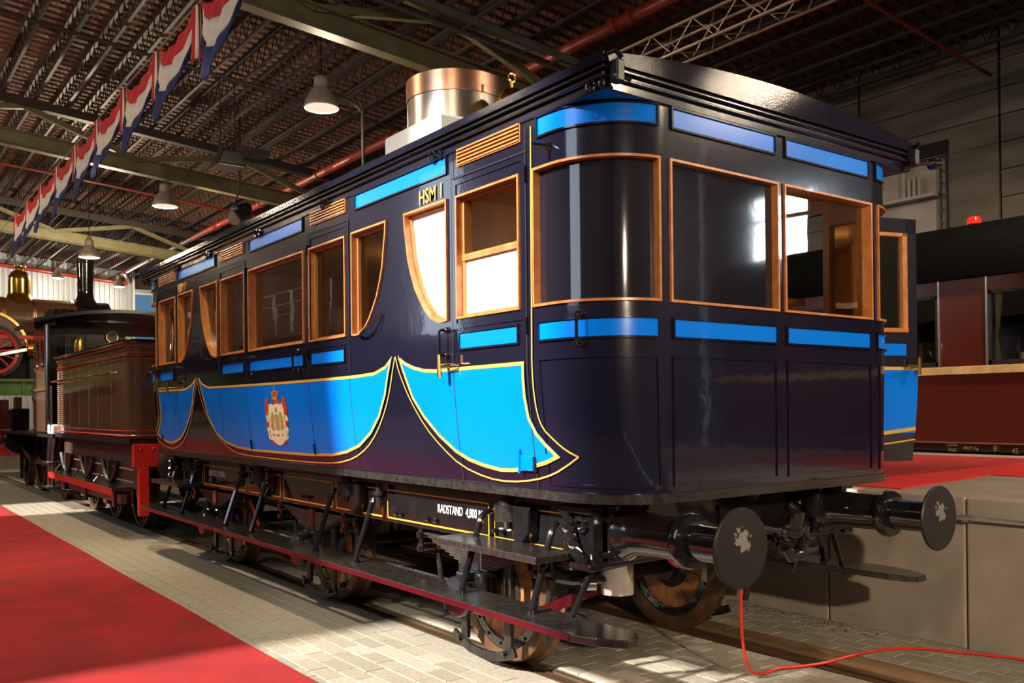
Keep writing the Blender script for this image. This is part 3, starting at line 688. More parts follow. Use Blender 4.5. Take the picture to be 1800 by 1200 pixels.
# swags, gold borders and fine lining
swag_near = [(1.935,1.935),(1.910,1.922),(1.834,1.886),(1.730,1.856),(1.619,1.836),(1.489,1.828),(1.282,1.830),(0.995,1.832),(0.616,1.834),(0.620,1.751),(0.619,1.652),(0.601,1.544),(0.550,1.466),(0.481,1.410),(0.382,1.344),(0.499,1.304),(0.647,1.271),(0.783,1.251),(0.905,1.247),(1.064,1.265),(1.210,1.293),(1.340,1.338),(1.509,1.429),(1.661,1.542),(1.777,1.660),(1.852,1.792)]
swag_mid = [(2.005,1.935),(2.10,1.875),(2.249,1.840),(2.538,1.830),(2.992,1.826),(3.781,1.824),(4.598,1.826),(5.257,1.828),(5.618,1.832),(5.784,1.869),(5.905,1.935),(5.807,1.745),(5.694,1.545),(5.505,1.377),(5.260,1.295),(4.974,1.257),(4.627,1.242),(3.932,1.241),(3.378,1.243),(3.001,1.256),(2.762,1.286),(2.551,1.337),(2.362,1.429),(2.217,1.545),(2.113,1.684)]
swag_far = [(mid(a), b) for a, b in swag_near]
def swag(p):
    q = []
    n = len(p)
    for i in range(n):
        a, b = p[i], p[(i+1) % n]; q.append(a)
    o = part('swag_panel', patch(MB(), q, .008), 'blue', CA)
    part('gold_border', stroke(MB(), inset(q, .010), .020, .0105, True), 'gold_paint', o)
for p in (swag_near, swag_mid, swag_far): swag(p)
outer_near = [(0.540,3.03),(0.544,2.252),(0.547,1.884),(0.550,1.690),(0.535,1.564),(0.500,1.487),(0.417,1.430),(0.329,1.376),(0.266,1.350),(0.339,1.305),(0.446,1.257),(0.608,1.218),(0.828,1.195),(1.040,1.204),(1.296,1.262),(1.480,1.362),(1.650,1.484),(1.802,1.649),(1.920,1.830),(1.963,1.928)]
outer_mid = [(1.968,1.925),(2.039,1.737),(2.130,1.591),(2.279,1.440),(2.448,1.330),(2.660,1.254),(2.896,1.214),(3.139,1.199),(3.662,1.193),(4.252,1.196),(4.921,1.203),(5.168,1.238),(5.404,1.325),(5.634,1.471),(5.795,1.623),(5.884,1.778),(5.949,1.917)]
for l in (outer_near[:9], outer_near[8:], outer_mid, [(mid(a), b) for a, b in outer_near[8:]], [(mid(a), b) for a, b in outer_near[:9]]):
    part('gold_line', stroke(MB(), smoothline(l, 1), .009, .0105), 'gold_paint', CA)
# coat of arms on the middle swag
arms = part('coat_of_arms', patch(MB(), [(4.065,1.650),(4.025,1.636),(3.965,1.675),(3.884,1.661),(3.854,1.648),(3.810,1.660),(3.775,1.634),(3.732,1.608),(3.761,1.557),(3.739,1.518),(3.782,1.480),(3.753,1.441),(3.779,1.409),(3.774,1.370),(3.838,1.349),(3.941,1.310),(4.001,1.309),(4.047,1.324),(4.134,1.349),(4.191,1.361),(4.187,1.402),(4.203,1.436),(4.208,1.476),(4.188,1.517),(4.212,1.557),(4.206,1.611),(4.152,1.651)], .011), 'crest_white', CA, label='painted coat of arms with crown and red mantle')
for nm, m_, pp in (('mantle_red', 'crest_red', [(4.185,1.698),(4.115,1.697),(4.118,1.644),(4.165,1.557),(4.212,1.557),(4.205,1.638)]), ('mantle_red', 'crest_red', [(3.841,1.703),(3.775,1.705),(3.763,1.641),(3.732,1.608),(3.763,1.551),(3.807,1.570),(3.832,1.641)]),
    ('mantle_red', 'crest_red', [(4.040,1.643),(3.972,1.690),(3.913,1.689),(3.855,1.641),(3.952,1.655)]), ('mantle_red', 'crest_red', [(4.161,1.349),(4.107,1.352),(4.039,1.318),(4.099,1.318)]), ('mantle_red', 'crest_red', [(3.837,1.355),(3.803,1.350),(3.868,1.318),(3.925,1.316)]),
    ('mantle_red', 'crest_red', [(4.208,1.505),(4.15,1.50),(4.15,1.46),(4.205,1.45)]), ('mantle_red', 'crest_red', [(3.80,1.51),(3.745,1.515),(3.76,1.46),(3.81,1.47)]),
    ('shield', 'crest_grey', [(4.022,1.560),(3.930,1.566),(3.920,1.465),(3.938,1.440),(3.976,1.430),(4.015,1.442)]), ('shield_lion', 'crest_gold', [(3.990,1.545),(3.955,1.548),(3.960,1.515),(3.945,1.490),(3.962,1.455),(3.985,1.470),(3.978,1.505),(4.0,1.52)]),
    ('crown_band', 'crest_gold', [(4.030,1.683),(4.030,1.705),(3.922,1.703),(3.928,1.682)]), ('crown_cap', 'crest_red', [(4.030,1.705),(4.038,1.738),(4.005,1.752),(3.935,1.752),(3.905,1.738),(3.922,1.703)]), ('crown_arch', 'crest_gold', [(3.985,1.705),(3.990,1.755),(3.972,1.772),(3.955,1.755),(3.960,1.705)]),
    ('crown_arch', 'crest_gold', [(4.034,1.705),(4.044,1.738),(4.005,1.760),(4.0,1.750),(4.026,1.735),(4.020,1.705)]), ('crown_arch', 'crest_gold', [(3.920,1.705),(3.900,1.738),(3.940,1.760),(3.945,1.750),(3.915,1.735),(3.934,1.705)]), ('crown_orb', 'crest_gold', [(3.980,1.772),(3.985,1.785),(3.972,1.797),(3.960,1.785),(3.964,1.772)]),
    ('supporter', 'crest_gold', [(4.060,1.585),(4.040,1.575),(4.034,1.530),(4.048,1.490),(4.036,1.440),(4.070,1.425),(4.080,1.455),(4.095,1.430),(4.110,1.455),(4.090,1.500),(4.100,1.535),(4.085,1.560)]), ('supporter', 'crest_gold', [(3.888,1.590),(3.908,1.580),(3.914,1.535),(3.900,1.495),(3.910,1.445),(3.878,1.430),(3.868,1.460),(3.853,1.435),(3.838,1.460),(3.858,1.505),(3.848,1.540),(3.863,1.565)]),
    ('ribbon', 'crest_gold', [(4.10,1.402),(4.04,1.398),(4.05,1.384),(4.095,1.386)]), ('ribbon', 'crest_gold', [(3.91,1.400),(3.86,1.406),(3.868,1.390),(3.905,1.386)]), ('ribbon', 'crest_red', [(4.01,1.398),(3.945,1.398),(3.955,1.386),(4.0,1.386)]),
    ('mantle_fold', 'crest_gold', [(4.142,1.62),(4.128,1.62),(4.140,1.50),(4.150,1.50)]), ('mantle_fold', 'crest_gold', [(3.815,1.62),(3.802,1.62),(3.812,1.51),(3.822,1.51)]), ('helm', 'crest_gold', [(3.995,1.620),(3.955,1.620),(3.950,1.585),(3.998,1.583)]), ('mantle_fold', 'crest_gold', [(4.175,1.43),(4.155,1.43),(4.13,1.375),(4.145,1.372)]), ('mantle_fold', 'crest_gold', [(3.795,1.43),(3.785,1.43),(3.80,1.375),(3.815,1.372)])):
    part(nm, patch(MB(), pp, .0125), m_, arms)
text_mesh('lettering', 'HSM 1', .125, (-1.306, 1.66, 2.833), (0, -1, 0), (0, 0, 1), 'gold_paint', CA, sx=.82)
text_mesh('lettering', 'HSM 1', .125, (-1.306, 6.58, 2.833), (0, -1, 0), (0, 0, 1), 'gold_paint', CA, sx=.82)
fp = part('door_flap', MB().box(-1.272, -1.256, .60, .71, 1.265, 1.345), 'blue', CA, False, .004); part('flap_pin', MB().tube([(-1.275, .71, 1.25), (-1.275, .71, 1.375)], .008, 8), 'blue', fp)
# open door on the far side, swung out past square
D0 = Vector((1.32, .58, 0)); DD = Vector((.70, -.24, 0)).normalized(); DN = Vector((-DD.y, DD.x, 0)).normalized()*-1
def dq(mb, a0, a1, z0, z1, t0, t1, bend=True):
    zs = [z0]+[z for z in ZCUT if z0 < z < z1]+[z1]; P = []
    for z in zs:
        k = tu(z)*.9 if bend else 0
        P += [D0+DD*a0+DN*(t0-k)+Vector((0, 0, z)), D0+DD*a1+DN*(t0-k)+Vector((0, 0, z)), D0+DD*a1+DN*(t1-k)+Vector((0, 0, z)), D0+DD*a0+DN*(t1-k)+Vector((0, 0, z))]
    n = len(zs); mb.add(P, [(4*j+i, 4*j+(i+1) % 4, 4*j+4+(i+1) % 4, 4*j+4+i) for j in range(n-1) for i in range(4)]+[(0, 1, 2, 3), tuple(4*(n-1)+i for i in (3, 2, 1, 0))]); return mb
W = .72
mb = MB(); dq(mb, 0, W, 1.19, 2.1, -.045, 0); dq(mb, 0, .06, 2.1, 2.9, -.045, 0); dq(mb, W-.09, W, 2.1, 2.9, -.045, 0); dq(mb, 0, W, 2.80, 2.905, -.045, 0)
do = part('open_door', mb, 'navy', CA, False)
mb = MB(); dq(mb, .06, .10, 2.1, 2.80, -.06, .015); dq(mb, W-.13, W-.09, 2.1, 2.80, -.06, .015); dq(mb, .06, W-.09, 2.1, 2.13, -.06, .02); dq(mb, .06, W-.09, 2.775, 2.80, -.06, .015)
part('window_frame', mb, 'oak_bead', do, False); part('pane', dq(MB(), .1, W-.13, 2.13, 2.775, -.02, -.015), 'glass', do, False)
part('blue_panel', dq(MB(), .08, W-.10, 1.937, 2.02, -.01, .006), 'blue', do, False)
mb = MB(); dq(mb, 0.0, W, 1.39, 1.835, -.01, .006); part('swag_panel', mb, 'blue', do, False)
mb = MB(); dq(mb, 0, W, 1.835, 1.858, -.01, .007)
part('gold_border', mb, 'gold_paint', do, False)
for zz, dz in ((1.355, .026), (1.285, .010)):
    mb = MB()
    for k in range(24):
        a = W*k/24; b = W*(k+1)/24; z = zz+.055*(k/24)**1.6
        dq(mb, a, b, z, z+dz, -.01, .0075)
    part('gold_border', mb, 'gold_paint', do, False)
mb = MB(); 
for k in range(12): dq(mb, W*k/12, W*(k+1)/12, 1.372+.055*(k/12)**1.6, 1.44, -.01, .0055)
part('swag_panel', mb, 'blue', do, False)
hp = D0+DD*(W-.04)+DN*.06
h = part('door_handle', MB().tube([hp+Vector((0, 0, 1.80)), hp+Vector((0, 0, 1.92))], .014, 10).tube([hp+Vector((0, 0, 1.86))-DN*.06, hp+Vector((0, 0, 1.86)), hp+Vector((0, 0, 1.86))-DD*.10], .011, 8), 'brass', do)
# ------------------------------------------------------------------ underframe
for sx in (-1, 1):
    so = part('solebar', MB().box(sx*1.0-.04, sx*1.0+.04, .33, LC-.33, .80, 1.075), 'black_gloss', CA, False, .006)
    if sx > 0: continue
    X = -1.043; mb = MB(); brk = [(.62, 1.27), (1.32, 2.57), (2.64, 3.40), (3.46, 4.45), (4.51, 5.27), (5.34, 6.59), (6.64, 7.29)]
    for a, b in brk:
        for y0, y1, z0, z1 in ((a, b, .828, .838), (a, b, 1.022, 1.030), (a, a+.008, .83, 1.03), (b-.008, b, .83, 1.03)): mb.box(X-.001, X+.002, y0, y1, z0, z1)
    part('gold_lining', mb, 'lining', so, False)
    for y in (1.16, 1.24, 1.9, 2.0, 2.35, 2.42, 3.9, 4.0, 5.5, 6.0): part('bolt', MB().cyl((-1.04, y, .875), (-1.075, y, .875), .016, .014, 6), 'black_gloss', so)
    for y in (1.05, 3.08, mid(3.08), mid(1.05)):
        bmn = part('body_mount', MB().cyl((-1.11, y, .955), (-1.11, y, 1.05), .072, n=20).cyl((-1.11, y, 1.05), (-1.11, y, 1.12), .045, n=16), 'black_iron', CA)
        part('mount_bolt', MB().cyl((-1.11, y, .955), (-1.11, y, .91), .03, .02, 10), 'black_iron', bmn)
        part('mount_bracket', MB().prism([(y-.06-.16, 1.05), (y-.06, 1.05), (y-.06, .86), (y-.12, .82), (y-.20, .9)], -1.12, -1.04, 'x'), 'black_gloss', bmn, False, .01)
        yy = 2.60 if y < YC else mid(2.60)
        if y in (3.08, mid(3.08)): part('hanger_bolt', MB().lathe([(0, .0), (.018, 0), (.026, .02), (.026, .09), (.045, .09), (.045, .12), (.026, .12), (.026, .2), (0, .2)], (-1.09, yy, .90), n=12), 'black_iron', bmn)
text_mesh('lettering', 'RADSTAND  4,800 M', .078, (-1.043, 1.90, .925), (0, -1, 0), (0, 0, 1), 'letter_white', CA, sx=.72)
text_mesh('lettering', 'GEWICHT 12.940 KG', .085, (-1.043, 6.42, .925), (0, -1, 0), (0, 0, 1), 'letter_white', CA, sx=.62)
for sy, y0 in ((1, .33), (-1, LC-.33)):
    a, b = sorted((y0, y0+sy*.22))
    hs = part('headstock', MB().box(-1.10, 1.10, a, b, .77, 1.085), 'black_gloss', CA, False, .008)
    for sx in (-1, 1):
        mb = MB()
        for k in range(6):           # acanthus scroll: overlapping curled leaves
            t = k/5; yy = y0+sy*(.17-.10*t*t); zz = 1.035-.20*t
            P = [(sx*1.10, yy+sy*.05, zz+.02), (sx*(1.13+.012*(k % 2)), yy+sy*.02, zz+.012), (sx*1.145, yy-sy*.02, zz-.008), (sx*1.13, yy-sy*.045, zz-.03), (sx*1.11, yy-sy*.05, zz-.045)]
            mb.tube(P, [.010, .022, .024, .018, .008], 8)
        a_ = [(sx*1.115, y0+sy*.075+.05*cos(q_*.62)*(1-q_/14), .985+.05*sin(q_*.62)*(1-q_/14)) for q_ in range(12)]
        mb.tube(a_, .014, 7); mb.tube([(sx*1.115, y0+sy*.06+.03*cos(q_*.7), .81+.03*sin(q_*.7)) for q_ in range(9)], .011, 6)
        part('cast_ornament', mb, 'black_gloss', hs, label='cast scroll ornament')
        for zc in (1.052, .765): part('corner_plate', MB().box(sx*1.09-.05, sx*1.09+.05, y0+sy*.11-.13, y0+sy*.11+.13, zc, zc+.036), 'black_gloss', hs, False, .008)
        for dz in (-.09, .09):
            part('bolt', MB().cyl((sx*1.02, y0, .93+dz), (sx*1.02, y0-sy*.03, .93+dz), .018, n=6), 'black_gloss', hs)
        # buffer
        cx, cz = sx*.86, .945; Y = lambda d: y0-sy*d
        bf = part('buffer', MB().box(cx-.15, cx+.15, min(Y(0), Y(.025)), max(Y(0), Y(.025)), cz-.15, cz+.15), 'black_gloss', CA, False, .02)
        part('buffer_housing', MB().lathe([(.0, 0), (.15, 0), (.145, .02), (.125, .05), (.112, .09), (.108, .20), (.106, .38), (.13, .385), (.137, .40), (.137, .43), (.13, .445), (.095, .45), (0, .45)], (cx, Y(.02), cz), 'y', 32) if sy < 0 else MB().lathe([(.0, 0), (.15, 0), (.145, -.02), (.125, -.05), (.112, -.09), (.108, -.20), (.106, -.38), (.13, -.385), (.137, -.40), (.137, -.43), (.13, -.445), (.095, -.45), (0, -.45)], (cx, Y(.02), cz), 'y', 32), 'black_gloss', bf)
        part('buffer_plunger', MB().cyl((cx, Y(.45), cz), (cx, Y(.72), cz), .088, n=28), 'black_gloss', bf)
        part('buffer_head', MB().lathe([(0, sy*.035), (.08, sy*.03), (.17, sy*.012), (.184, sy*.004), (.186, -sy*.004), (.18, -sy*.012), (.10, -sy*.017), (0, -sy*.019)], (cx, Y(.735), cz), 'y', 40), 'buffer_face', bf, origin=(cx, Y(.74), cz))
        for q in range(4):
            part('bolt', MB().cyl((cx+.12*(1 if q % 2 else -1), Y(.02), cz+.12*(1 if q > 1 else -1)), (cx+.12*(1 if q % 2 else -1), Y(.05), cz+.12*(1 if q > 1 else -1)), .016, n=6), 'black_gloss', bf)
    # draw hook and screw coupling
    q = [(0, .0, .93), (0, .10, .93), (.0, .22, .935), (0, .33, .93), (0, .40, .96), (0, .42, 1.01), (0, .39, 1.045), (0, .34, 1.03)]
    hk = part('draw_hook', MB().tube([(x, y0-sy*y_, z) for x, y_, z in q], [.035, .035, .036, .045, .045, .04, .032, .016], 12), 'black_gloss', CA)
    part('hook_plate', MB().box(-.16, .16, min(y0, y0-sy*.02), max(y0, y0-sy*.02), .84, 1.03), 'black_gloss', hk, False, .006)
    part('coupling_knob', MB().sphere((.03, y0-sy*.36, .93), .075, 10, (1.0, .9, 1)), 'black_gloss', hk)
    part('coupling_link', MB().tube([(.07, y0-sy*.36, .98), (.13, y0-sy*.36, .92), (.14, y0-sy*.36, .84), (.09, y0-sy*.36, .775), (.02, y0-sy*.36, .77), (-.03, y0-sy*.36, .82)], [.03, .034, .036, .04, .036, .025], 12), 'black_gloss', hk)
    part('coupling_screw', MB().tube([(.13, y0-sy*.35, .80), (.22, y0-sy*.33, .79), (.23, y0-sy*.33, .79), (.27, y0-sy*.32, .785), (.34, y0-sy*.30, .78)], [.03, .03, .02, .024, .012], 10), 'black_gloss', hk)
    part('rubber_can', MB().cyl((.45, y0+sy*.02, 1.09), (.45, y0+sy*.02, 1.12), .09, n=18).cyl((.62, y0-sy*.09, .92), (.62, y0-sy*.09, 1.06), .06, n=18), 'black_gloss', hk)
    for x in (-.36, .36): part('safety_chain', MB().torus((x, y0-sy*.05, .84), .05, .013, 'x', 14, 6).torus((x, y0-sy*.05, .76), .045, .012, 'y', 14, 6), 'black_gloss', hk)
# cylinders, brake pipes under the near headstock
part('brake_cylinder', MB().cyl((-.815, .46, .60), (-.815, .46, .77), .088, n=24), 'can_grey', CA)
part('brake_pipe', MB().tube([(-1.12, .62, .70), (-1.02, .58, .685), (-.95, .52, .68), (-.88, .46, .68)], [.03, .04, .028, .022], 10).tube([(-1.02, .58, .69), (-1.02, .58, .77)], .016, 8), 'black_gloss', CA)
part('pipe_valve', MB().cyl((-1.0, .55, .655), (-.93, .5, .655), .034, n=12), 'chrome', CA)
part('brass_cock', MB().sphere((-1.06, .55, .755), .02, 6), 'brass', CA)
# longitudinal and cross members
for x in (-.45, .45): part('frame_member', MB().box(x-.04, x+.04, .5, LC-.5, .82, 1.05), 'black_iron', CA, False)
for y in (1.0, 2.7, 5.2, 6.9): part('cross_member', MB().box(-.97, .97, y-.04, y+.04, .84, 1.05), 'black_iron', CA, False)
part('underfloor', MB().box(-1.1, 1.1, .35, LC-.35, 1.075, 1.125), 'black_iron', CA, False)
# running gear
AX = [1.52, 3.92, 6.32]
def wheel(x, y, inner):
    sg = inner    # +1: flange towards +X
    c = (x, y, .455)
    wh = part('wheel', MB().lathe([(.375, sg*-.062), (.44, sg*-.068), (.452, sg*-.06), (.455, sg*.03), (.462, sg*.042), (.482, sg*.05), (.482, sg*.07), (.462, sg*.076), (.375, sg*.07), (.375, sg*-.062)], c, 'x', 48), 'tyre', CA, origin=c)
    return wh
def wheel_parts(wh, c):
    mb = MB(); n = 16; a0, a1 = -pi/n+.006, pi/n-.006
    pr = [(.13, -.045), (.372, -.045), (.372, .045), (.13, .045)]
    vv = []; K = 3
    for k in range(K+1):
        a = a0+(a1-a0)*k/K; vv += [(c[0]+h, c[1]+r*cos(a), c[2]+r*sin(a)) for r, h in pr]
    ff = [(4*k+i, 4*k+(i+1) % 4, 4*k+4+(i+1) % 4, 4*k+4+i) for k in range(K) for i in range(4)]+[(0, 1, 2, 3), (4*K+3, 4*K+2, 4*K+1, 4*K)]
    mb.add(vv, ff); sg0 = part('wood_segment', mb, 'wheel_wood', wh, False, .003, origin=c)
    for k in range(1, n):
        o = sg0.copy(); COL.objects.link(o); o.rotation_euler = (2*pi*k/n, 0, 0)
    for d in (-1, 1):
        rg = part('retaining_ring', MB().lathe([(.315, d*.046), (.315, d*.058), (.378, d*.058), (.378, d*.046)], c, 'x', 40), 'black_gloss', wh, origin=c)
    for k in range(16):
        a = 2*pi*k/16+.1
        part('ring_bolt', MB().tube([(c[0]-.07, c[1]+.347*cos(a), c[2]+.347*sin(a)), (c[0]+.07, c[1]+.347*cos(a), c[2]+.347*sin(a))], .011, 6), 'black_gloss', wh, origin=c)
    part('hub', MB().lathe([(0, -.11), (.10, -.11), (.12, -.08), (.17, -.05), (.17, .05), (.12, .08), (.11, .12), (0, .12)], c, 'x', 28), 'black_iron', wh, origin=c)
w0 = wheel(-.745, AX[0], 1); wheel_parts(w0, (-.745, AX[0], .455))
base = w0.location.copy()
for y in AX:
    for x in (-.745, .745):
        if x < 0 and y == AX[0]: continue
        o = dup(w0, base+Vector((x+.745, y-AX[0], 0)), CA)
        if x > 0: o.rotation_euler = (0, 0, pi)
    part('axle', MB().cyl((-1.0, y, .455), (1.0, y, .455), .06, n=20), 'black_iron', CA)
def gear(y, sx):
    X = lambda d: sx*d
    ab = part('axle_box', MB().lathe([(0, 0), (.12, 0), (.125, -sx*.01), (.125, -sx*.04), (.112, -sx*.05), (.108, -sx*.22), (0, -sx*.22)][::1], (X(1.165), y, .455), 'x', 28), 'black_gloss', CA)
    part('box_body', MB().box(min(X(.88), X(1.06)), max(X(.88), X(1.06)), y-.14, y+.14, .34, .60), 'black_gloss', ab, False, .025)
    part('box_cap', MB().cyl((X(1.16), y, .455), (X(1.185), y, .455), .06, .05, 16), 'spring_steel', ab)
    part('oil_lid', MB().box(min(X(1.0), X(1.12)), max(X(1.0), X(1.12)), y-.06, y+.06, .555, .60), 'black_gloss', ab, False, .012)
    gd = part('axle_guard', MB().box(min(X(.915), X(.945)), max(X(.915), X(.945)), y-.27, y-.20, .13, .82).box(min(X(.915), X(.945)), max(X(.915), X(.945)), y+.20, y+.27, .13, .82).prism([(y-.32, .82), (y+.32, .82), (y+.22, .70), (y-.22, .70)], X(.915), X(.945), 'x'), 'black_iron', CA, False, .006)
    P = [(y-.33, .15), (y-.26, .12), (y-.14, .085), (y, .075), (y+.14, .085), (y+.26, .12), (y+.33, .15)]
    mb = MB(); 
    for a, b in zip(P[:-1], P[1:]): mb.bar((X(.955), a[0], a[1]), (X(.955), b[0], b[1]), .02, .055, (0, 0, 1))
    part('keep_bar', mb, 'black_iron', gd, False)
    for d in (-.24, .24): part('bolt', MB().cyl((X(.96), y+d, .13), (X(.99), y+d, .13), .018, n=6), 'black_gloss', gd)
    sp = part('leaf_spring', MB().box(min(X(.93), X(1.025)), max(X(.93), X(1.025)), y-.055, y+.055, .595, .775), 'black_gloss', CA, False, .006)
    for k in range(10):
        L = .60-.052*k; z = .752-.0155*k; zz = []
        mb = MB(); N = 6
        pts = [(-L+2*L*j/N) for j in range(N+1)]
        up = lambda d: z+.012*(d/.6)**2-.006
        mb.add([(X(xx), y+d, up(d)+h) for d in pts for xx, h in ((.94, 0), (1.015, 0), (1.015, .0125), (.94, .0125))], [(4*i+j, 4*i+(j+1) % 4, 4*i+4+(j+1) % 4, 4*i+4+j) for i in range(N) for j in range(4)]+[(0, 1, 2, 3), (4*N+3, 4*N+2, 4*N+1, 4*N)])
        part('leaf', mb, 'spring_steel', sp, False)
    for d in (-.62, .62):
        sh = part('spring_shackle', MB().cyl((X(.92), y+d, .755), (X(1.05), y+d, .755), .026, n=12).cyl((X(.92), y+d, .665), (X(1.05), y+d, .665), .022, n=12), 'black_gloss', sp)
        part('shackle_plate', MB().box(min(X(.925), X(.94)), max(X(.925), X(.94)), y+d-.025, y+d+.025, .64, .83).box(min(X(1.02), X(1.035)), max(X(1.02), X(1.035)), y+d-.025, y+d+.025, .64, .83), 'black_gloss', sh, False, .006)
        part('brake_rod', MB().tube([(X(.9), y+d*.98, .62), (X(.9), y+d*.9, .40), (X(.88), y+d*.86, .25)], .02, 8), 'black_iron', sh)
    for d in (-1, 1):
        part('brake_block', MB().lathe([(.47, -.04), (.53, -.04), (.53, .04), (.47, .04)], (X(.75), y, .455), 'x', 8, pi/2+d*(pi/2-.35)-.3, pi/2+d*(pi/2-.35)+.3), 'black_iron', gd)
for y in AX:
    for sx in (-1, 1): gear(y, sx)
for y in (2.72, 5.1): part('truss_rod', MB().tube([(-.8, y-1.1, .42), (-.8, y+1.1, .42)], .014, 6), 'black_iron', CA)
part('red_lever', MB().bar((-.93, 5.55, .72), (-.93, 5.32, .50), .012, .035), 'signal_red', CA, False)
# running boards, upper steps, stanchions
for sx in (-1, 1):
    X = lambda d: sx*d
    pl_ = [(1.13, .06), (1.15, -.03), (1.20, -.09), (1.28, -.10), (1.36, .02), (1.40, .16)]
    out = [(X(a), b) for a, b in pl_]+[(X(a), LC-b) for a, b in pl_[::-1]]
    rb = part('running_board', MB().prism(out if sx < 0 else out[::-1], .492, .53, 'z'), 'step_black', CA, False, .005)
    part('edge_strip', MB().box(min(X(1.399), X(1.403)), max(X(1.399), X(1.403)), .17, LC-.17, .494, .526), 'maroon', rb, False)
    for y in (.62, 1.285, 2.63, 3.29, mid(3.29), mid(2.63), mid(1.285), mid(.62)):
        P = [(X(1.0), y, .985), (X(1.06), y, .985), (X(1.10), y, .978), (X(1.125), y, .955), (X(1.14), y, .92), (X(1.17), y, .83), (X(1.27), y, .535)]
        sn = part('stanchion', MB().tube(P, .0195, 10), 'black_gloss', CA)
        part('stanchion_foot', MB().lathe([(0, 0), (.018, 0), (.018, .066), (.032, .066), (.032, .085), (0, .085)], (X(1.27), y, .462), n=12), 'black_gloss', sn)
    for y0, y1 in ((.47, 1.45), (LC-1.45, LC-.47)):
        us = part('upper_step', MB().box(min(X(1.09), X(1.36)), max(X(1.09), X(1.36)), y0, y1, .808, .846), 'step_black', CA, False, .005)
    part('diagonal_brace', MB().bar((X(1.16), .80, .46), (X(.72), .42, .70), .012, .055), 'maroon', rb, False)
    part('diagonal_brace', MB().bar((X(1.16), LC-.80, .46), (X(.72), LC-.42, .70), .012, .055), 'maroon', rb, False)
    part('drop_bracket', MB().bar((X(1.2), .42, .48), (X(1.02), .40, .80), .03, .02), 'black_gloss', rb, False)
# ================================================================== TENDER
TE = thing('tender', 'dark brown riveted steam tender with red lining coupled behind the blue carriage', 'tender', (0, 11, 0))
def loft(mb, rings, cap=True):
    n = len(rings[0]); mb.add([p for r in rings for p in r], [(j*n+i, j*n+(i+1) % n, (j+1)*n+(i+1) % n, (j+1)*n+i) for j in range(len(rings)-1) for i in range(n)]+([tuple(range(n))[::-1], tuple((len(rings)-1)*n+i for i in range(n))] if cap else [])); return mb
tb = part('tank', loft(MB(), [[(a, b, z) for a, b in plan(x, 8.66, 13.35, .16)] for x, z in ((1.29, 1.27), (1.29, 2.36), (1.30, 2.42), (1.325, 2.47))]), 'tender_brown', TE)
part('coping_rail', MB().tube([(a*1.02, b if b > 9 else b-.02, 2.48) for a, b in plan(1.305, 8.66, 13.35, .17)], .022, 8, closed=True), 'black_gloss', tb)
part('coal_space', MB().box(-1.0, 1.0, 9.2, 13.3, 2.44, 2.5), 'black_matt', tb, False)
for z, m_, r in ((2.30, 'tender_brown', .018), (1.30, 'signal_red', .012)):
    part('body_band', MB().tube([(a*1.003, b-(.004 if b < 9 else 0), z) for a, b in plan(1.295, 8.66, 13.35, .16)], r, 6, closed=True), m_, tb)
for z in (2.42, 2.335, 2.265, 1.36):
    part('red_line', MB().tube([(a*1.001, b-(.002 if b < 9 else 0), z) for a, b in plan(1.293 if z < 2.4 else 1.31, 8.66, 13.35, .16)], .006, 4, closed=True), 'red_line', tb)
mb = MB()
for y in (9.55, 10.35, 10.9, 11.55, 12.2, 12.85, 13.2):
    for k in range(26):
        z = 1.4+.034*k; mb.add([(-1.29, y+a, z+b) for a, b in ((-.012, -.012), (.012, -.012), (.012, .012), (-.012, .012))]+[(-1.302, y, z)], [(0, 1, 4), (1, 2, 4), (2, 3, 4), (3, 0, 4)])
for k in range(40):
    x = -1.1+2.2*k/39; mb.add([(x+a, 8.66, 2.30+b) for a, b in ((-.014, -.014), (.014, -.014), (.014, .014), (-.014, .014))]+[(x, 8.645, 2.30)], [(0, 1, 4), (1, 2, 4), (2, 3, 4), (3, 0, 4)])
part('rivets', mb, 'copper', tb, fix=False)['kind'] = 'stuff'
hr = part('handrail', MB().tube([(-1.36, 9.4, 2.10), (-1.36, 13.3, 2.10)], .016, 8), 'tender_brown', TE)
for y in (9.45, 10.5, 11.7, 12.9): part('rail_post', MB().tube([(-1.29, y, 2.10), (-1.37, y, 2.10)], .02, 8), 'copper', hr)
part('lamp_socket', MB().box(-.5, -.1, 8.5, 8.66, 1.75, 1.95).box(-.42, -.2, 8.45, 8.66, 1.66, 1.70), 'tender_brown', TE, False, .01)
part('frame_plate', MB().box(-1.16, -1.12, 8.6, 13.4, .62, 1.22).box(1.12, 1.16, 8.6, 13.4, .62, 1.22), 'frame_brown', TE, False)
mb = MB()
for y0, y1 in ((9.0, 10.0), (10.5, 11.3), (12.0, 12.8)):
    for k in range(14):
        y = y0+(y1-y0)*k/13; mb.sphere((-1.165, y, .86), .014, 4); mb.sphere((-1.165, y, .70), .012, 4)
part('rivets', mb, 'copper', TE, fix=False)['kind'] = 'stuff'
part('footplate', MB().box(-1.30, 1.30, 8.62, 13.4, 1.20, 1.27), 'black_iron', TE, False)
bb = part('buffer_beam', MB().box(-1.28, 1.28, 8.50, 8.60, .92, 1.20), 'signal_red', TE, False, .01)
part('beam_leg', MB().box(-1.22, -1.10, 8.50, 8.60, .32, .92), 'signal_red', bb, False, .01)
for x in (-1.2, -1.05, -.9, .9, 1.2): part('rivet', MB().sphere((x, 8.495, 1.14), .022, 5), 'signal_red', bb)
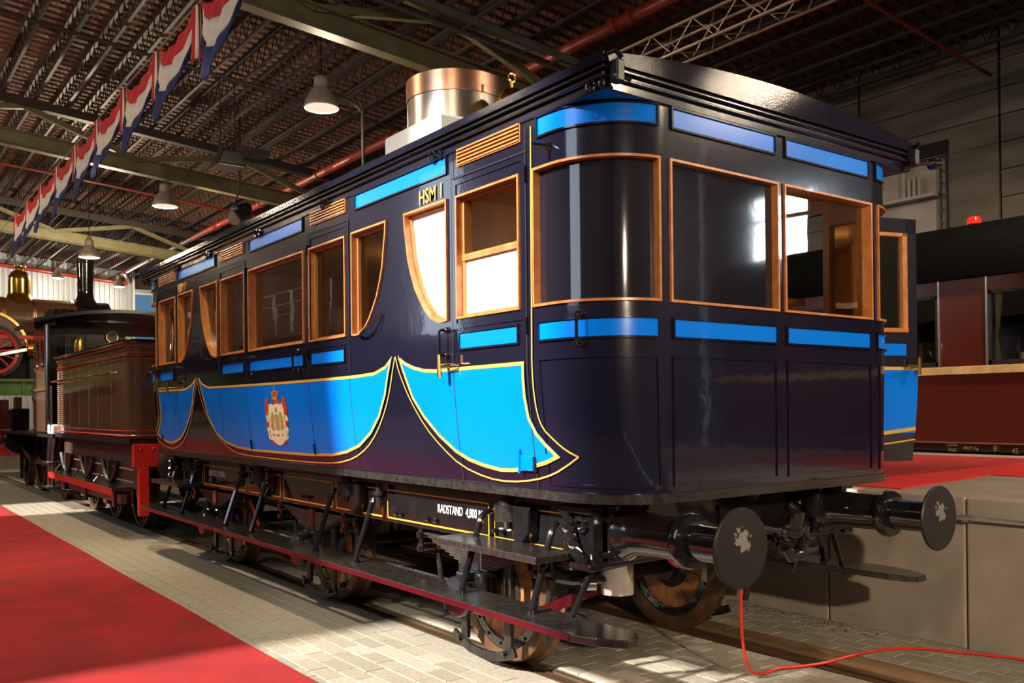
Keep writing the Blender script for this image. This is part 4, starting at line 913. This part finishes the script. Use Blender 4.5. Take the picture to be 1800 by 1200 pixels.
for sx in (-1, 1):
    b = part('buffer', MB().lathe([(0, 0), (.14, 0), (.12, -.05), (.10, -.12), (0, -.12)], (sx*.86, 8.5, .945), 'y', 24), 'black_gloss', TE)
    part('buffer_head', MB().lathe([(0, -.15), (.18, -.145), (.185, -.13), (.09, -.11), (0, -.11)], (sx*.86, 8.5, .945), 'y', 28), 'black_iron', b)
def spoked(parent, c, R, m_rim='tyre', m_sp='spoke_black', n=12, hub=.11, name='wheel', wd=.065):
    wh = part(name, MB().lathe([(R*.88, -wd), (R, -wd), (R, wd*.5), (R+.025, wd*.7), (R+.025, wd), (R*.88, wd), (R*.88, -wd)], c, 'x', 36), m_rim, parent, origin=c)
    part('rim', MB().lathe([(R*.80, -wd*.6), (R*.88, -wd*.6), (R*.88, wd*.6), (R*.80, wd*.6), (R*.80, -wd*.6)], c, 'x', 32), m_sp, wh, origin=c)
    part('hub', MB().lathe([(0, -wd*1.4), (hub, -wd*1.4), (hub, wd*1.4), (0, wd*1.4)], c, 'x', 20), m_sp, wh, origin=c)
    for k in range(n):
        a = 2*pi*k/n; part('spoke', MB().bar((c[0], c[1]+hub*.8*cos(a), c[2]+hub*.8*sin(a)), (c[0], c[1]+R*.82*cos(a), c[2]+R*.82*sin(a)), .035, .05, (1, 0, 0)), m_sp, wh, False, origin=c)
    return wh
for y in (10.07, 11.5, 13.0):
    for sx in (-1, 1):
        spoked(TE, (sx*.745, y, .48), .48)
    part('axle_box', MB().box(-1.27, -1.12, y-.12, y+.12, .36, .60), 'black_gloss', TE, False, .02)
    P = [(-1.2, y-.42+.84*k/8, .93-.26*(1-((k-4)/4)**2)) for k in range(9)]
    part('spring', MB().tube(P, .035, 6), 'black_iron', TE); part('spring_link', MB().box(-1.23, -1.17, y-.03, y+.03, .6, .95), 'frame_brown', TE, False)
    part('step_iron', MB().tube([(-1.2, y+.5, .75), (-1.33, y+.48, .6), (-1.36, y+.4, .62)], .014, 6), 'chrome', TE)
fb = part('running_board', MB().box(-1.42, -1.16, 9.0, 13.3, .60, .645), 'step_black', TE, False, .004); part('edge_strip', MB().box(-1.425, -1.418, 9.0, 13.3, .55, .64), 'signal_red', fb, False)
part('guard_beam', MB().box(-1.32, -1.24, 9.0, 12.2, .44, .56), 'frame_brown', TE, False)
for y in (9.3, 11.0): part('beam_hanger', MB().box(-1.34, -1.2, y-.06, y+.06, .38, .6), 'black_iron', TE, False)
# ================================================================== LOCOMOTIVE
LO = thing('locomotive', 'black steam locomotive with an open cab ahead of the brown tender', 'locomotive', (0, 17, 0))
mb = MB(); X0, X1 = -1.32, -1.285
sd = [(13.95, 1.27), (15.3, 1.27), (15.3, 3.10), (13.95, 3.10)]
def arch(yc, w_, z0, z1): return [(yc-w_, z0), (yc+w_, z0), (yc+w_, z1)]+[(yc+w_*cos(a), z1+w_*sin(a)) for a in [pi*k/6 for k in range(1, 6)]]+[(yc-w_, z1)]
# side sheet built as strips around two arched lights
mb.box(X0, X1, 13.95, 14.25, 1.27, 3.1).box(X0, X1, 14.55, 14.72, 1.27, 3.1).box(X0, X1, 15.02, 15.3, 1.27, 3.1).box(X0, X1, 14.25, 14.55, 1.27, 2.38).box(X0, X1, 14.72, 15.02, 1.27, 2.38)
for y0 in (14.25, 14.72):
    for k in range(6):
        a0, a1 = pi*k/6, pi*(k+1)/6; c = y0+.15
        mb.add([(x, c+.15*cos(a), 2.72+.15*sin(a)) for x in (X0, X1) for a in (a0, a1)]+[(x, c+.15*cos(a), 3.1) for x in (X0, X1) for a in (a0, a1)], [(0, 1, 5, 4), (2, 6, 7, 3), (0, 2, 3, 1), (4, 5, 7, 6)])
cb = part('cab_side', mb, 'tender_brown', LO, False)
for k in range(7): part('side_plank', MB().box(-1.326, -1.32, 13.97+.19*k, 13.97+.19*k+.175, 1.28, 2.36), 'tender_brown', cb, False)
part('side_rail', MB().box(-1.36, -1.32, 13.9, 15.35, 1.98, 2.03), 'copper', cb, False)
part('cab_side', MB().box(1.285, 1.32, 13.95, 15.3, 1.27, 3.1), 'tender_brown', LO, False)
for y in (13.9, 13.55): part('grab_pole', MB().tube([(-1.33, y, 1.3), (-1.33, y, 2.05 if y < 13.8 else 3.1)], .03 if y > 13.8 else .022, 10), 'chrome', LO)
P = [(-1.58+3.16*k/16) for k in range(17)]; rzf = lambda x: 3.16+.22*(1-(x/1.58)**2)
mb = MB().add([(x, y, rzf(x)+dz) for y in (13.55, 15.7) for x in P for dz in (0, -.06)], [])
n2 = 34
for i in range(16):
    a = 2*i; mb.f += [(a, a+2, n2+a+2, n2+a), (a+1, n2+a+1, n2+a+3, a+3), (a, a+1, a+3, a+2), (n2+a, n2+a+2, n2+a+3, n2+a+1)]
mb.f += [(0, n2, n2+1, 1), (32, 33, n2+33, n2+32)]
part('cab_roof', mb, 'black_gloss', LO)
part('cab_front', MB().box(-1.3, -.95, 15.25, 15.3, 1.27, 3.2).box(-.45, .25, 15.25, 15.3, 1.27, 3.3).box(.8, 1.3, 15.25, 15.3, 1.27, 3.2).box(-.95, -.45, 15.25, 15.3, 1.27, 2.5).box(.25, .8, 15.25, 15.3, 1.27, 2.75).box(-.95, -.45, 15.25, 15.3, 3.0, 3.3).box(.25, .8, 15.25, 15.3, 3.05, 3.3), 'black_gloss', LO, False)
part('spectacle_glass', MB().box(-.95, -.45, 15.27, 15.28, 2.5, 3.0), 'glass_smoke', LO, False); part('spectacle_glass', MB().box(.25, .8, 15.27, 15.28, 2.75, 3.05), 'glass', LO, False)
g = part('pressure_gauge', MB().cyl((.0, 15.24, 3.02), (.0, 15.18, 3.02), .11, n=20), 'brass', LO); part('gauge_dial', MB().cyl((.0, 15.178, 3.02), (.0, 15.174, 3.02), .092, n=20), 'dial', g)
part('firebox', MB().lathe([(0, 0), (.62, 0), (.62, .5), (0, .5)], (0, 14.75, 2.1), 'y', 28), 'black_iron', LO)
part('brass_fitting', MB().tube([(-.4, 14.7, 2.3), (-.5, 14.6, 2.45), (-.7, 14.55, 2.42)], .04, 8).sphere((-.45, 14.6, 2.5), .06, 6), 'brass', LO)
bo = part('boiler', MB().lathe([(0, 0), (.66, 0), (.66, 3.4), (.70, 3.4), (.70, 4.3), (.62, 4.36), (0, 4.4)], (0, 15.3, 2.0), 'y', 36), 'black_gloss', LO)
for y in (16, 17, 18): part('boiler_band', MB().lathe([(.665, -.03), (.675, -.03), (.675, .03), (.665, .03)], (0, y, 2.0), 'y', 36), 'brass', bo)
part('chimney', MB().lathe([(.32, 0), (.2, .12), (.17, .7), (.22, .75), (.22, .82), (.15, .82)], (0, 19.1, 2.66), n=20), 'black_gloss', bo)
part('steam_dome', MB().lathe([(.32, 0), (.3, .1), (.28, .45), (.2, .58), (0, .63)], (0, 17.2, 2.6), n=24), 'brass', bo)
part('running_plate', MB().box(-1.32, 1.32, 13.5, 20.2, 1.18, 1.235), 'black_iron', LO, False)
part('main_frame', MB().box(-.62, -.58, 13.8, 20.2, .55, 1.2).box(.58, .62, 13.8, 20.2, .55, 1.2), 'black_iron', LO, False)
for y, R in ((15.46, .62), (17.9, .62), (19.7, .48)):
    for sx in (-1, 1): spoked(LO, (sx*.745, y, R), R, n=14)
for sx in (-1, 1):
    part('coupling_rod', MB().bar((sx*.92, 15.46, .62), (sx*.92, 17.9, .62), .04, .10), 'maroon', LO, False); part('connecting_rod', MB().bar((sx*.98, 17.9, .62), (sx*.98, 19.6, 1.0), .04, .09), 'spring_steel', LO, False)
    cy = part('cylinder', MB().lathe([(0, -.4), (.25, -.4), (.27, -.36), (.27, .36), (.25, .4), (0, .4)], (sx*1.02, 19.6, .98), 'y', 24), 'black_gloss', LO)
    sp_ = part('splasher', MB().lathe([(.72, -.12), (.74, -.12), (.74, .12), (.72, .12)], (sx*.75, 17.9, .62), 'x', 16, .95, pi-.95), 'brass', LO)
part('sand_box', MB().box(-1.2, -.85, 18.9, 19.4, 1.24, 1.7), 'black_gloss', LO, False, .03)
for k in range(3): part('lubricator', MB().cyl((-1.1+.06*k, 19.1+.1*k, 1.7), (-1.1+.06*k, 19.1+.1*k, 1.95), .035, n=10), 'brass', LO)
for y in (13.75, 14.1):
    part('cab_step', MB().tube([(-1.25, y, 1.18), (-1.28, y, .8), (-1.28, y, .35)], [.05, .035, .03], 10), 'chrome', LO)
for z in (.33, .74): part('step_tread', MB().box(-1.36, -1.1, 13.65, 14.2, z, z+.03), 'black_iron', LO, False)
part('buffer_beam', MB().box(-1.25, 1.25, 20.2, 20.3, .7, 1.2), 'signal_red', LO, False); part('guard_iron', MB().box(-.85, -.75, 20.2, 20.26, .12, .7), 'black_iron', LO, False)
part('white_parcel', MB().box(-1.34, -1.1, 13.42, 13.85, 1.245, 1.40), 'white_paint', LO, False, .02)
# ================================================================== DISPLAY LOCOMOTIVE ON A BRIDGE (crosswise, far left)
BR = thing('girder_bridge', 'green plate girder bridge carrying the old locomotive with the gold dome', 'bridge', (-4, 24.4, 0))
part('girder', MB().box(-8.9, .1, 23.5, 23.6, 2.10, 2.42), 'green_girder', BR, False); part('girder_flange', MB().box(-8.9, .15, 23.42, 23.7, 2.42, 2.495).box(-8.9, .1, 23.45, 23.65, 2.06, 2.10), 'green_girder', BR, False)
for x in (-7, -5, -3, -1.6, -.3): part('stiffener', MB().box(x-.03, x+.03, 23.46, 23.5, 2.1, 2.42), 'green_girder', BR, False)
part('bridge_deck', MB().box(-8.9, 2.6, 23.5, 25.6, 2.44, 2.5), 'black_iron', BR, False)
for x in (-8.5, 2.4): part('pier', MB().box(x-.25, x+.25, 23.7, 25.4, -.02, 2.44), 'wall_concrete', BR, False)
OL = thing('museum_locomotive', 'old brown locomotive with gold bell-shaped dome and red spoked wheels on the bridge', 'locomotive', (-1.5, 24.5, 2.5))
ob = part('boiler', MB().lathe([(0, -5.2), (.60, -5.2), (.60, 1.15), (.56, 1.16), (.56, 2.0), (.5, 2.05), (0, 2.06)], (0, 24.6, 4.12), 'x', 36), 'boiler_brown', OL)
for x in (-2.9, -1.75, -.69, .04, 1.02): part('boiler_band', MB().lathe([(.606, -.015), (.615, -.015), (.615, .015), (.606, .015)], (x, 24.6, 4.12), 'x', 36).lathe([(.606, .035), (.615, .035), (.615, .065), (.606, .065)], (x, 24.6, 4.12), 'x', 36), 'copper', ob)
part('smokebox', MB().lathe([(0, -.02), (.63, -.02), (.63, .04), (.60, .06), (.60, .85), (.5, .9), (0, .92)], (1.14, 24.6, 4.12), 'x', 36), 'black_gloss', ob)
part('chimney', MB().lathe([(.48, -.08), (.40, .02), (.29, .10), (.22, .22), (.205, .4), (.225, 1.18), (.245, 1.2), (.245, 1.26), (.19, 1.26), (.18, .9)], (1.43, 24.6, 4.62), n=28), 'black_gloss', ob)
part('dome', MB().lathe([(.44, -.12), (.40, -.02), (.31, .08), (.275, .2), (.27, .55), (.26, .66), (.20, .76), (.10, .82), (.085, .86), (.10, .88), (.165, .91), (.165, .93), (.05, .95), (0, .95)], (-.22, 24.6, 4.66), n=32), 'gold_dome', ob)
part('valve_box', MB().lathe([(0, 0), (.2, 0), (.36, .12), (.38, .32), (0, .34)], (.75, 23.9, 4.06), n=20), 'black_gloss', ob)
part('frame_bar', MB().box(-5.5, .1, 23.86, 23.92, 3.56, 3.66), 'signal_red', OL, False)
sl_ = part('splasher', MB().lathe([(.0, -.02), (.95, -.02), (.95, .02), (0, .02)], (-1.1, 23.95, 3.3), 'y', 20, .1, pi-.1), 'boiler_brown', OL); part('splasher_bead', MB().lathe([(.93, -.05), (1.0, -.05), (1.0, .05), (.93, .05)], (-1.1, 23.93, 3.3), 'y', 24, .05, pi-.05), 'brass', sl_)
wc = (-.95, 23.9, 3.22); wh = part('wheel', MB().lathe([(.60, -.05), (.70, -.05), (.70, .05), (.60, .05), (.60, -.05)], wc, 'y', 40), 'black_iron', OL, origin=wc)
part('rim', MB().lathe([(.52, -.04), (.60, -.055), (.60, .04), (.52, .04), (.52, -.04)], wc, 'y', 40), 'signal_red', wh, origin=wc); part('hub', MB().cyl((wc[0], 23.8, wc[2]), (wc[0], 24.0, wc[2]), .12, n=20), 'signal_red', wh, origin=wc)
for k in range(14):
    a = 2*pi*k/14+.1; part('spoke', MB().bar((wc[0]+.1*cos(a), wc[1], wc[2]+.1*sin(a)), (wc[0]+.55*cos(a), wc[1], wc[2]+.55*sin(a)), .04, .05, (0, 1, 0)), 'signal_red', wh, False, origin=wc)
w2 = dup(wh, wh.location+Vector((-2.0, 0, 0)), OL)
part('cylinder', MB().lathe([(0, -.28), (.28, -.28), (.28, .28), (0, .28)], (.12, 23.95, 3.3), 'x', 24), 'gold_dome', OL)
part('cylinder_foot', MB().box(-.1, .45, 23.85, 24.2, 2.5, 3.05), 'black_iron', OL, False); part('connecting_rod', MB().bar((-.95, 23.78, 3.1), (-.1, 23.8, 3.3), .04, .08), 'chrome', OL, False)
part('chassis', MB().box(-5.3, 1.9, 24.0, 25.2, 2.5, 3.6), 'black_matt', OL, False)
# dark carriage under the bridge
FC = thing('goods_van', 'dark maroon van standing in shadow under the green bridge', 'van', (-4, 27.5, 0))
part('body', MB().box(-8, -.2, 26.8, 29, .9, 2.0), 'maroon', FC, False, .03); part('underframe', MB().box(-8, -.2, 26.9, 28.9, .45, .9), 'black_iron', FC, False); part('floor_edge', MB().box(-8.5, .8, 26.4, 26.7, .38, .48), 'signal_red', FC, False)
for x in (-7, -4.5, -1.5): part('wheel', MB().lathe([(0, -.06), (.42, -.06), (.42, .06), (0, .06)], (x, 27.1, .42), 'y', 24), 'black_iron', FC)
part('plinth', MB().box(-8.5, .8, 26.4, 29.2, -.02, .38), 'concrete', FC, False)
# ================================================================== MAROON CARRIAGE ON THE RIGHT
BC = thing('passenger_carriage', 'maroon passenger carriage with black roof and gold waist band behind the platform', 'train carriage', (8.6, 3, 0))
XS = 7.2; YA, YZ = -6.6, 18.0
part('body_lower', MB().box(XS, XS+2.8, YA, YZ, 1.11, 2.06), 'coach_brown', BC, False)
part('waist_band', MB().box(XS-.03, XS+.01, YA, YZ, 1.965, 2.065), 'gold_band', BC, False, .006)
part('far_side', MB().box(XS+2.75, XS+2.8, YA, YZ, 2.06, 3.17).box(XS, XS+2.8, YA, YA+.05, 2.06, 3.17).box(XS, XS+2.8, YZ-.05, YZ, 2.06, 3.17), 'coach_brown', BC, False)
part('top_rail', MB().box(XS, XS+.06, YA, YZ, 2.985, 3.2), 'coach_brown', BC, False)
y = YA+.15; k = 0; pw, ww = .60, .96; y = 2.37-8*(pw+ww)
while y < YZ-1:
    if y > YA:
        part('side_panel', MB().box(XS, XS+.06, max(y, YA), y+pw-.01, 2.06, 2.985), 'coach_brown', BC, False)
        for yy in (y-.006, y+pw-.004): part('bright_strip', MB().box(XS-.018, XS+.01, yy-.011, yy+.011, 2.07, 3.17), 'silver', BC, False)
    wy0, wy1 = y+pw, y+pw+ww
    if wy0 > YA:
        f = part('window_frame', MB().box(XS+.01, XS+.05, wy0+.02, wy1-.02, 2.075, 2.13).box(XS+.01, XS+.05, wy0+.02, wy1-.02, 2.95, 2.985).box(XS+.01, XS+.05, wy0+.015, wy0+.055, 2.08, 2.985).box(XS+.01, XS+.05, wy1-.055, wy1-.015, 2.08, 2.985), 'black_iron', BC, False)
        part('pane', MB().box(XS+.025, XS+.03, wy0+.04, wy1-.04, 2.1, 2.96), 'glass', f, False)
        part('curtain', MB().tube([(XS+.12, wy1-.09, 2.1), (XS+.12, wy1-.07, 2.4), (XS+.12, wy1-.10, 2.95)], [.05, .02, .05], 8), 'gold_band', f)
    y += pw+ww
part('table_lamp', MB().cyl((XS+.35, 2.05, 2.06), (XS+.35, 2.05, 2.22), .14, .12, 18), 'copper', BC); part('inner_seat', MB().box(XS+.3, XS+1.1, 1.5, 1.85, 2.06, 2.75), 'maroon', BC, False, .05)
P = [(XS-.06, 3.17)]+[(8.6-1.46*cos(a), 3.20+.86*sin(a)**.9) for a in [pi*k/20 for k in range(0, 21)]]+[(XS+2.86, 3.17)]
part('roof', MB().prism(P, YA-.1, YZ+.1, 'y'), 'roof_black', BC)
for y in (-3.2, -.6, 1.9, 4.6, 7.2): part('roof_vent', MB().sphere((8.25, y, 4.02), .24, 8, (1, 1.6, .32)), 'roof_black', BC)
so = part('solebar', MB().box(XS+.05, XS+2.75, YA, YZ, .78, 1.11), 'black_gloss', BC, False)
part('trim_strip', MB().box(XS-.01, XS+.05, YA, YZ, 1.095, 1.115), 'silver', BC, False)
for y, s_, h, z in ((2.93, 'TARRA', .058, 1.055), (2.90, 'TARE', .058, .99), (2.70, '40875 Kg', .058, 1.02), (2.33, 'B\u00b9', .10, 1.01), (2.11, '45', .095, .985)):
    text_mesh('lettering', s_, h, (XS+.046, y, z), (0, -1, 0), (0, 0, 1), 'gold_band', BC, sx=.85)
for y in (-3.5, -1.5, 8, 10, 15): 
    for x in (7.85, 9.35): part('wheel', MB().lathe([(0, -.06), (.46, -.06), (.46, .06), (0, .06)], (x, y, .46), 'x', 24), 'black_iron', BC)
for y in (-2.5, 9, 15): part('bogie', MB().box(7.7, 9.5, y-1.4, y+1.4, .5, .8), 'black_iron', BC, False)
be = part('red_beacon', MB().lathe([(0, .10), (.07, .09), (.085, .06), (.085, 0)], (8.2, 3.0, 4.03), n=18), 'red_bulb', BC, label='red beacon lamp'); part('beacon_base', MB().cyl((8.2, 3.0, 3.9), (8.2, 3.0, 4.03), .075, n=18), 'black_iron', be)
# ================================================================== BUNTING
FX, FZ = -1.17, 5.77
line = MB().tube([(FX, 1.6+.5*k, FZ+.014) for k in range(40)], .008, 5); solo('bunting_line', line, 'rope', 'thin rope carrying the red white and blue bunting', 'rope')
nm_ = ['nearest', 'second nearest', 'third nearest', 'fourth nearest', 'fifth nearest', 'sixth nearest', 'seventh nearest', 'eighth nearest', 'farthest']
HY = [4.77+1.5*k for k in range(10)]
for k in range(9):
    ya, yb = HY[k]+.11, HY[k+1]-.10
    t = thing('bunting_swag', 'red white and blue cloth swag, %s of the row under the roof' % nm_[k], 'bunting', (FX, (ya+yb)/2, FZ-.95), 'tricolour bunting swags')
    N = 20; bulge = .16+.06*random.random(); ed = []
    for sn_, sf_, md, ex, wn in ((0, 0, .17, 2.0, 0), (.15, .03, .40, 2.1, .03), (.30, .08, .70, 2.0, .08), (.46, .18, 1.04, 1.35, .22)):
        row = []
        for i in range(N+1):
            u = i/N; sd_ = sn_*(1-u)+sf_*u; q = sd_+(md-(sn_+sf_)/2)*(1-abs(2*u-1)**ex); c_ = (ya+yb)/2
            row.append((FX-bulge*sin(pi*u)*md-.02*sin(8*pi*u)*sin(pi*u), c_+(u-.5)*(yb-ya)*(1-wn), FZ-q))
        ed.append(row)
    for b, (nmn, m_) in enumerate((('red_band', 'flag_red'), ('white_band', 'flag_white'), ('blue_band', 'flag_blue'))):
        mb = MB(); rows = [[tuple(Vector(p)*(1-j/4)+Vector(q)*(j/4)) for p, q in zip(ed[b], ed[b+1])] for j in range(5)]
        mb.add([p for r in rows for p in r], [(j*(N+1)+i, j*(N+1)+i+1, (j+1)*(N+1)+i+1, (j+1)*(N+1)+i) for j in range(4) for i in range(N)])
        o = part(nmn, mb, m_, t); sm = o.modifiers.new('cloth', 'SOLIDIFY'); sm.thickness = .006
    t2 = thing('bunting_tail', 'pleated red white and blue tail, %s of the row under the roof' % nm_[k], 'bunting', (FX, HY[k+1], FZ-.6), 'tricolour bunting tails')
    for b, (nmn, m_) in enumerate((('red_pleat', 'flag_red'), ('white_pleat', 'flag_white'), ('blue_pleat', 'flag_blue'), ('red_pleat', 'flag_red'))):
        y0 = HY[k+1]-.09+.048*b; L = .60-.05*(b % 2)
        mb = MB(); mb.add([(FX-.02+.03*((b+c) % 2)-.03*t_*(1 if c else -1)*.4, y0+.048*c*(1+.5*t_)-.02*t_, FZ-L*t_) for t_ in (0, .33, .66, 1) for c in (0, 1)], [(2*j, 2*j+1, 2*j+3, 2*j+2) for j in range(3)])
        o = part(nmn, mb, m_, t2); sm = o.modifiers.new('cloth', 'SOLIDIFY'); sm.thickness = .008
# ================================================================== LAMPS AND FIXTURES
def pendant(label, x, y, z, r=.29, lit=None, power=0, col=(1, .85, .65), size=.2, grp='pendant hall lamps'):
    t = thing('pendant_lamp', label, 'lamp', (x, y, z), grp)
    part('shade', MB().lathe([(r, 0), (r*1.02, .02), (r*.95, .10), (r*.72, .24), (r*.45, .34), (r*.42, .36), (r*.38, .36), (r*.66, .23), (r*.90, .09), (r*.97, .01), (r, 0)], (x, y, z), n=28), 'lamp_shade', t)
    part('gear_housing', MB().lathe([(r*.42, .34), (r*.44, .40), (r*.40, .52), (r*.2, .56), (0, .56)], (x, y, z), n=20), 'lamp_shade', t)
    part('lamp_lens', MB().lathe([(0, -.03), (r*.5, -.02), (r*.94, .015)], (x, y, z), n=24), lit or 'lamp_glow', t)
    part('suspension', MB().tube([(x, y, z+.55), (x, y, zr(x)-.5)], .012, 6).torus((x, y, z+.60), .05, .012, 'y', 12, 6), 'black_iron', t)
    if power:
        l = bpy.data.lights.new('bulb', 'POINT'); l.energy = power; l.color = col; l.shadow_soft_size = size*.6
        o = bpy.data.objects.new('lamp_light', l); COL.objects.link(o); o.parent = t; o.location = (0, 0, -.22)
    return t
WARM = (1, .80, .55)
pendant('white bell pendant lamp hanging nearest above the carriage roof', 2.445, 11.13, 6.72, lit='lamp_glow', power=130, col=WARM)
pendant('white bell pendant lamp hanging second from the copper drum', 2.21, 19.52, 6.58, lit='lamp_glow', power=300, col=WARM)
pendant('white bell pendant lamp hanging above the tall black chimney', 1.87, 26.2, 6.25, lit='lamp_glow', power=1000, col=WARM)
pendant('small lit pendant lamp against the corrugated wall beside the carriage end', 6.16, 41, 7.35, .24, 'lamp_lit', 110, (1, .86, .62))
pendant('small lit pendant lamp against the corrugated wall right of the gold dome', 3.6, 41, 7.55, .24, 'lamp_lit', 110, (1, .86, .62))
pendant('small pendant lamp against the corrugated wall at the left edge', .6, 41, 7.75, .24, 'lamp_lit', 110, (1, .86, .62))
for i, (x, y) in enumerate(((-6, 8), (-6, 17), (-6.5, -4), (5, -7), (-6, 25))):  # unseen pendants added as general fill for the hall
    pendant(['added white bell fill lamp over the hall left of the carpet', 'added white bell fill lamp over the far left of the hall', 'added white bell fill lamp behind the viewer on the left', 'added white bell fill lamp behind the viewer on the right', 'added white bell fill lamp above the steel gallery'][i], x, y, 6.7, lit='lamp_lit', power=(200, 330, 300, 420, 300)[i], col=WARM)
t = thing('projector', 'black ceiling projector with a pale underside hanging left of the copper drum', 'projector', (2.17, 15, 6.5))
part('housing', MB().prism([(1.88, 6.52), (2.46, 6.52), (2.36, 6.80), (1.98, 6.80)], 14.7, 15.3, 'y'), 'black_iron', t, False, .02); part('lens_panel', MB().box(1.92, 2.42, 14.74, 15.26, 6.505, 6.52), 'lamp_shade', t, False)
part('yoke', MB().box(2.0, 2.05, 14.95, 15.05, 6.8, 7.0).box(2.3, 2.35, 14.95, 15.05, 6.8, 7.0).box(2.3, 3.0, 14.8, 15.2, 6.85, 6.95), 'black_iron', t, False); part('hanger', MB().tube([(2.03, 15, 7), (2.03, 15, zr(2)-.5)], .01, 6).tube([(2.33, 15, 7), (2.33, 15, zr(2)-.5)], .01, 6), 'black_iron', t)
for i, (x, z, lab) in enumerate(((3.12, 5.99, 'lower of two black stage spotlights above the carriage eave'), (3.48, 6.32, 'upper of two black stage spotlights above the carriage eave'))):
    t = thing('stage_spotlight', lab, 'spotlight', (x, 17, z-.1), 'stage spotlights')
    Y = 17.0+.9*i
    part('can', MB().cyl((x+.2, Y+.1, z+.12), (x-.16, Y-.15, z-.07), .14, .17, 20), 'black_iron', t); part('lens', MB().cyl((x-.16, Y-.15, z-.07), (x-.166, Y-.155, z-.073), .16, n=20), 'can_grey', t)
    part('yoke', MB().tube([(x-.02, Y-.05, z), (x-.05, Y+.2, z+.25), (x+.05, Y+.1, z+.6)], .02, 8), 'black_iron', t); part('hanger', MB().tube([(x+.05, Y+.1, z+.6), (x+.05, Y+.1, zr(x)+.02)], .014, 6), 'black_iron', t)
# red power cable under the buffers
P = [(-.71, .2, .86), (-.70, .19, .80), (-.66, .17, .765), (-.62, .18, .80), (-.55, .24, .86), (-.30, .24, .88), (-.12, .24, .84), (-.07, .24, .70), (-.05, .26, .50), (-.02, .28, .30), (.04, .30, .12), (.12, .32, .035), (.24, .33, .010), (.38, .345, .010), (.55, .28, .010), (.72, .24, .010), (.92, .235, .010), (1.12, .22, .010), (1.30, .17, .010), (1.45, .08, .010), (1.56, -.12, .010), (1.65, -.3, .010), (1.715, -.47, .010), (1.725, -1.2, .010)]
def cr(P, n=5):
    out = []
    for i in range(len(P)-1):
        a, b, c, d = [Vector(P[max(0, min(len(P)-1, j))]) for j in (i-1, i, i+1, i+2)]
        for k in range(n):
            t = k/n; out.append(.5*((2*b)+(c-a)*t+(2*a-5*b+4*c-d)*t*t+(3*b-a-3*c+d)*t**3))
    return out+[Vector(P[-1])]
solo('power_cable', MB().tube(cr(P), .0085, 8), 'cable_red', 'thin bright red cable looping from under the buffer across the paving', 'cable')
solo('lamp_post', MB().tube(cr([(3.41, 11.5, .982), (3.41, 11.5, 3), (3.41, 11.5, 6.75), (3.37, 11.5, 6.95), (3.25, 11.5, 7.05), (2.98, 11.5, 7.12)], 6), .03, 10), 'black_iron', 'slim black curved pole rising behind the carriage roof left of the drum', 'pole')
# gallery along the left wall
GA = thing('gallery', 'steel walkway with tubular railing along the left hall wall', 'walkway', (-8.2, 24, 0), kind='structure')
part('walkway_deck', MB().box(-8.95, -7.2, 15.6, 33.5, 3.4, 3.52), 'joist_paint', GA, False)
for y in [15.7+1.1*k for k in range(17)]: part('railing_post', MB().tube([(-7.25, y, 3.5), (-7.25, y, 4.55)], .025, 8), 'silver', GA)
for z in (3.75, 4.0, 4.25, 4.55): part('railing_bar', MB().tube([(-7.25, 15.65, z), (-7.25, 33.4, z)], .018, 8), 'silver', GA)
for y in (15.8, 21.6, 27.4, 33.2): part('gallery_column', MB().box(-7.4, -7.2, y-.1, y+.1, -.018, 3.4), 'joist_paint', GA, False)
# unseen spotlights placed from shadows and glare, with two added fills
spot('stage_light_a', (-2.9, 5.4, 6.9), (-1.9, 5.6, 0), 850, (1, .82, .52), 64, .7, .12)
spot('stage_light_b', (-2.9, 10.5, 6.9), (-1.9, 10, 0), 900, (1, .80, .55), 66, .7, .12)
spot('stage_light_c', (-3.6, -7.2, 3.6), (1.2, .5, .9), 1600, (1, .80, .58), 42, .6, .10)
spot('fill_light_d', (6.2, 0.0, 6.8), (8.0, 3.6, 2.6), 1200, (1, .80, .58), 95, .7, .15)  # added fill that brightens the maroon carriage and right wall
spot('fill_light_e', (-6.3, 1.0, 7.0), (-1.2, 2.4, 2.4), 900, (1, .90, .76), 36, .6, .15)  # added fill that brightens the near blinds and white roof box
spot('stage_light_f', (5.6, -4.62, 5.9), (2.2, .9, 1.2), 1000, (1, .80, .58), 62, .7, .12)
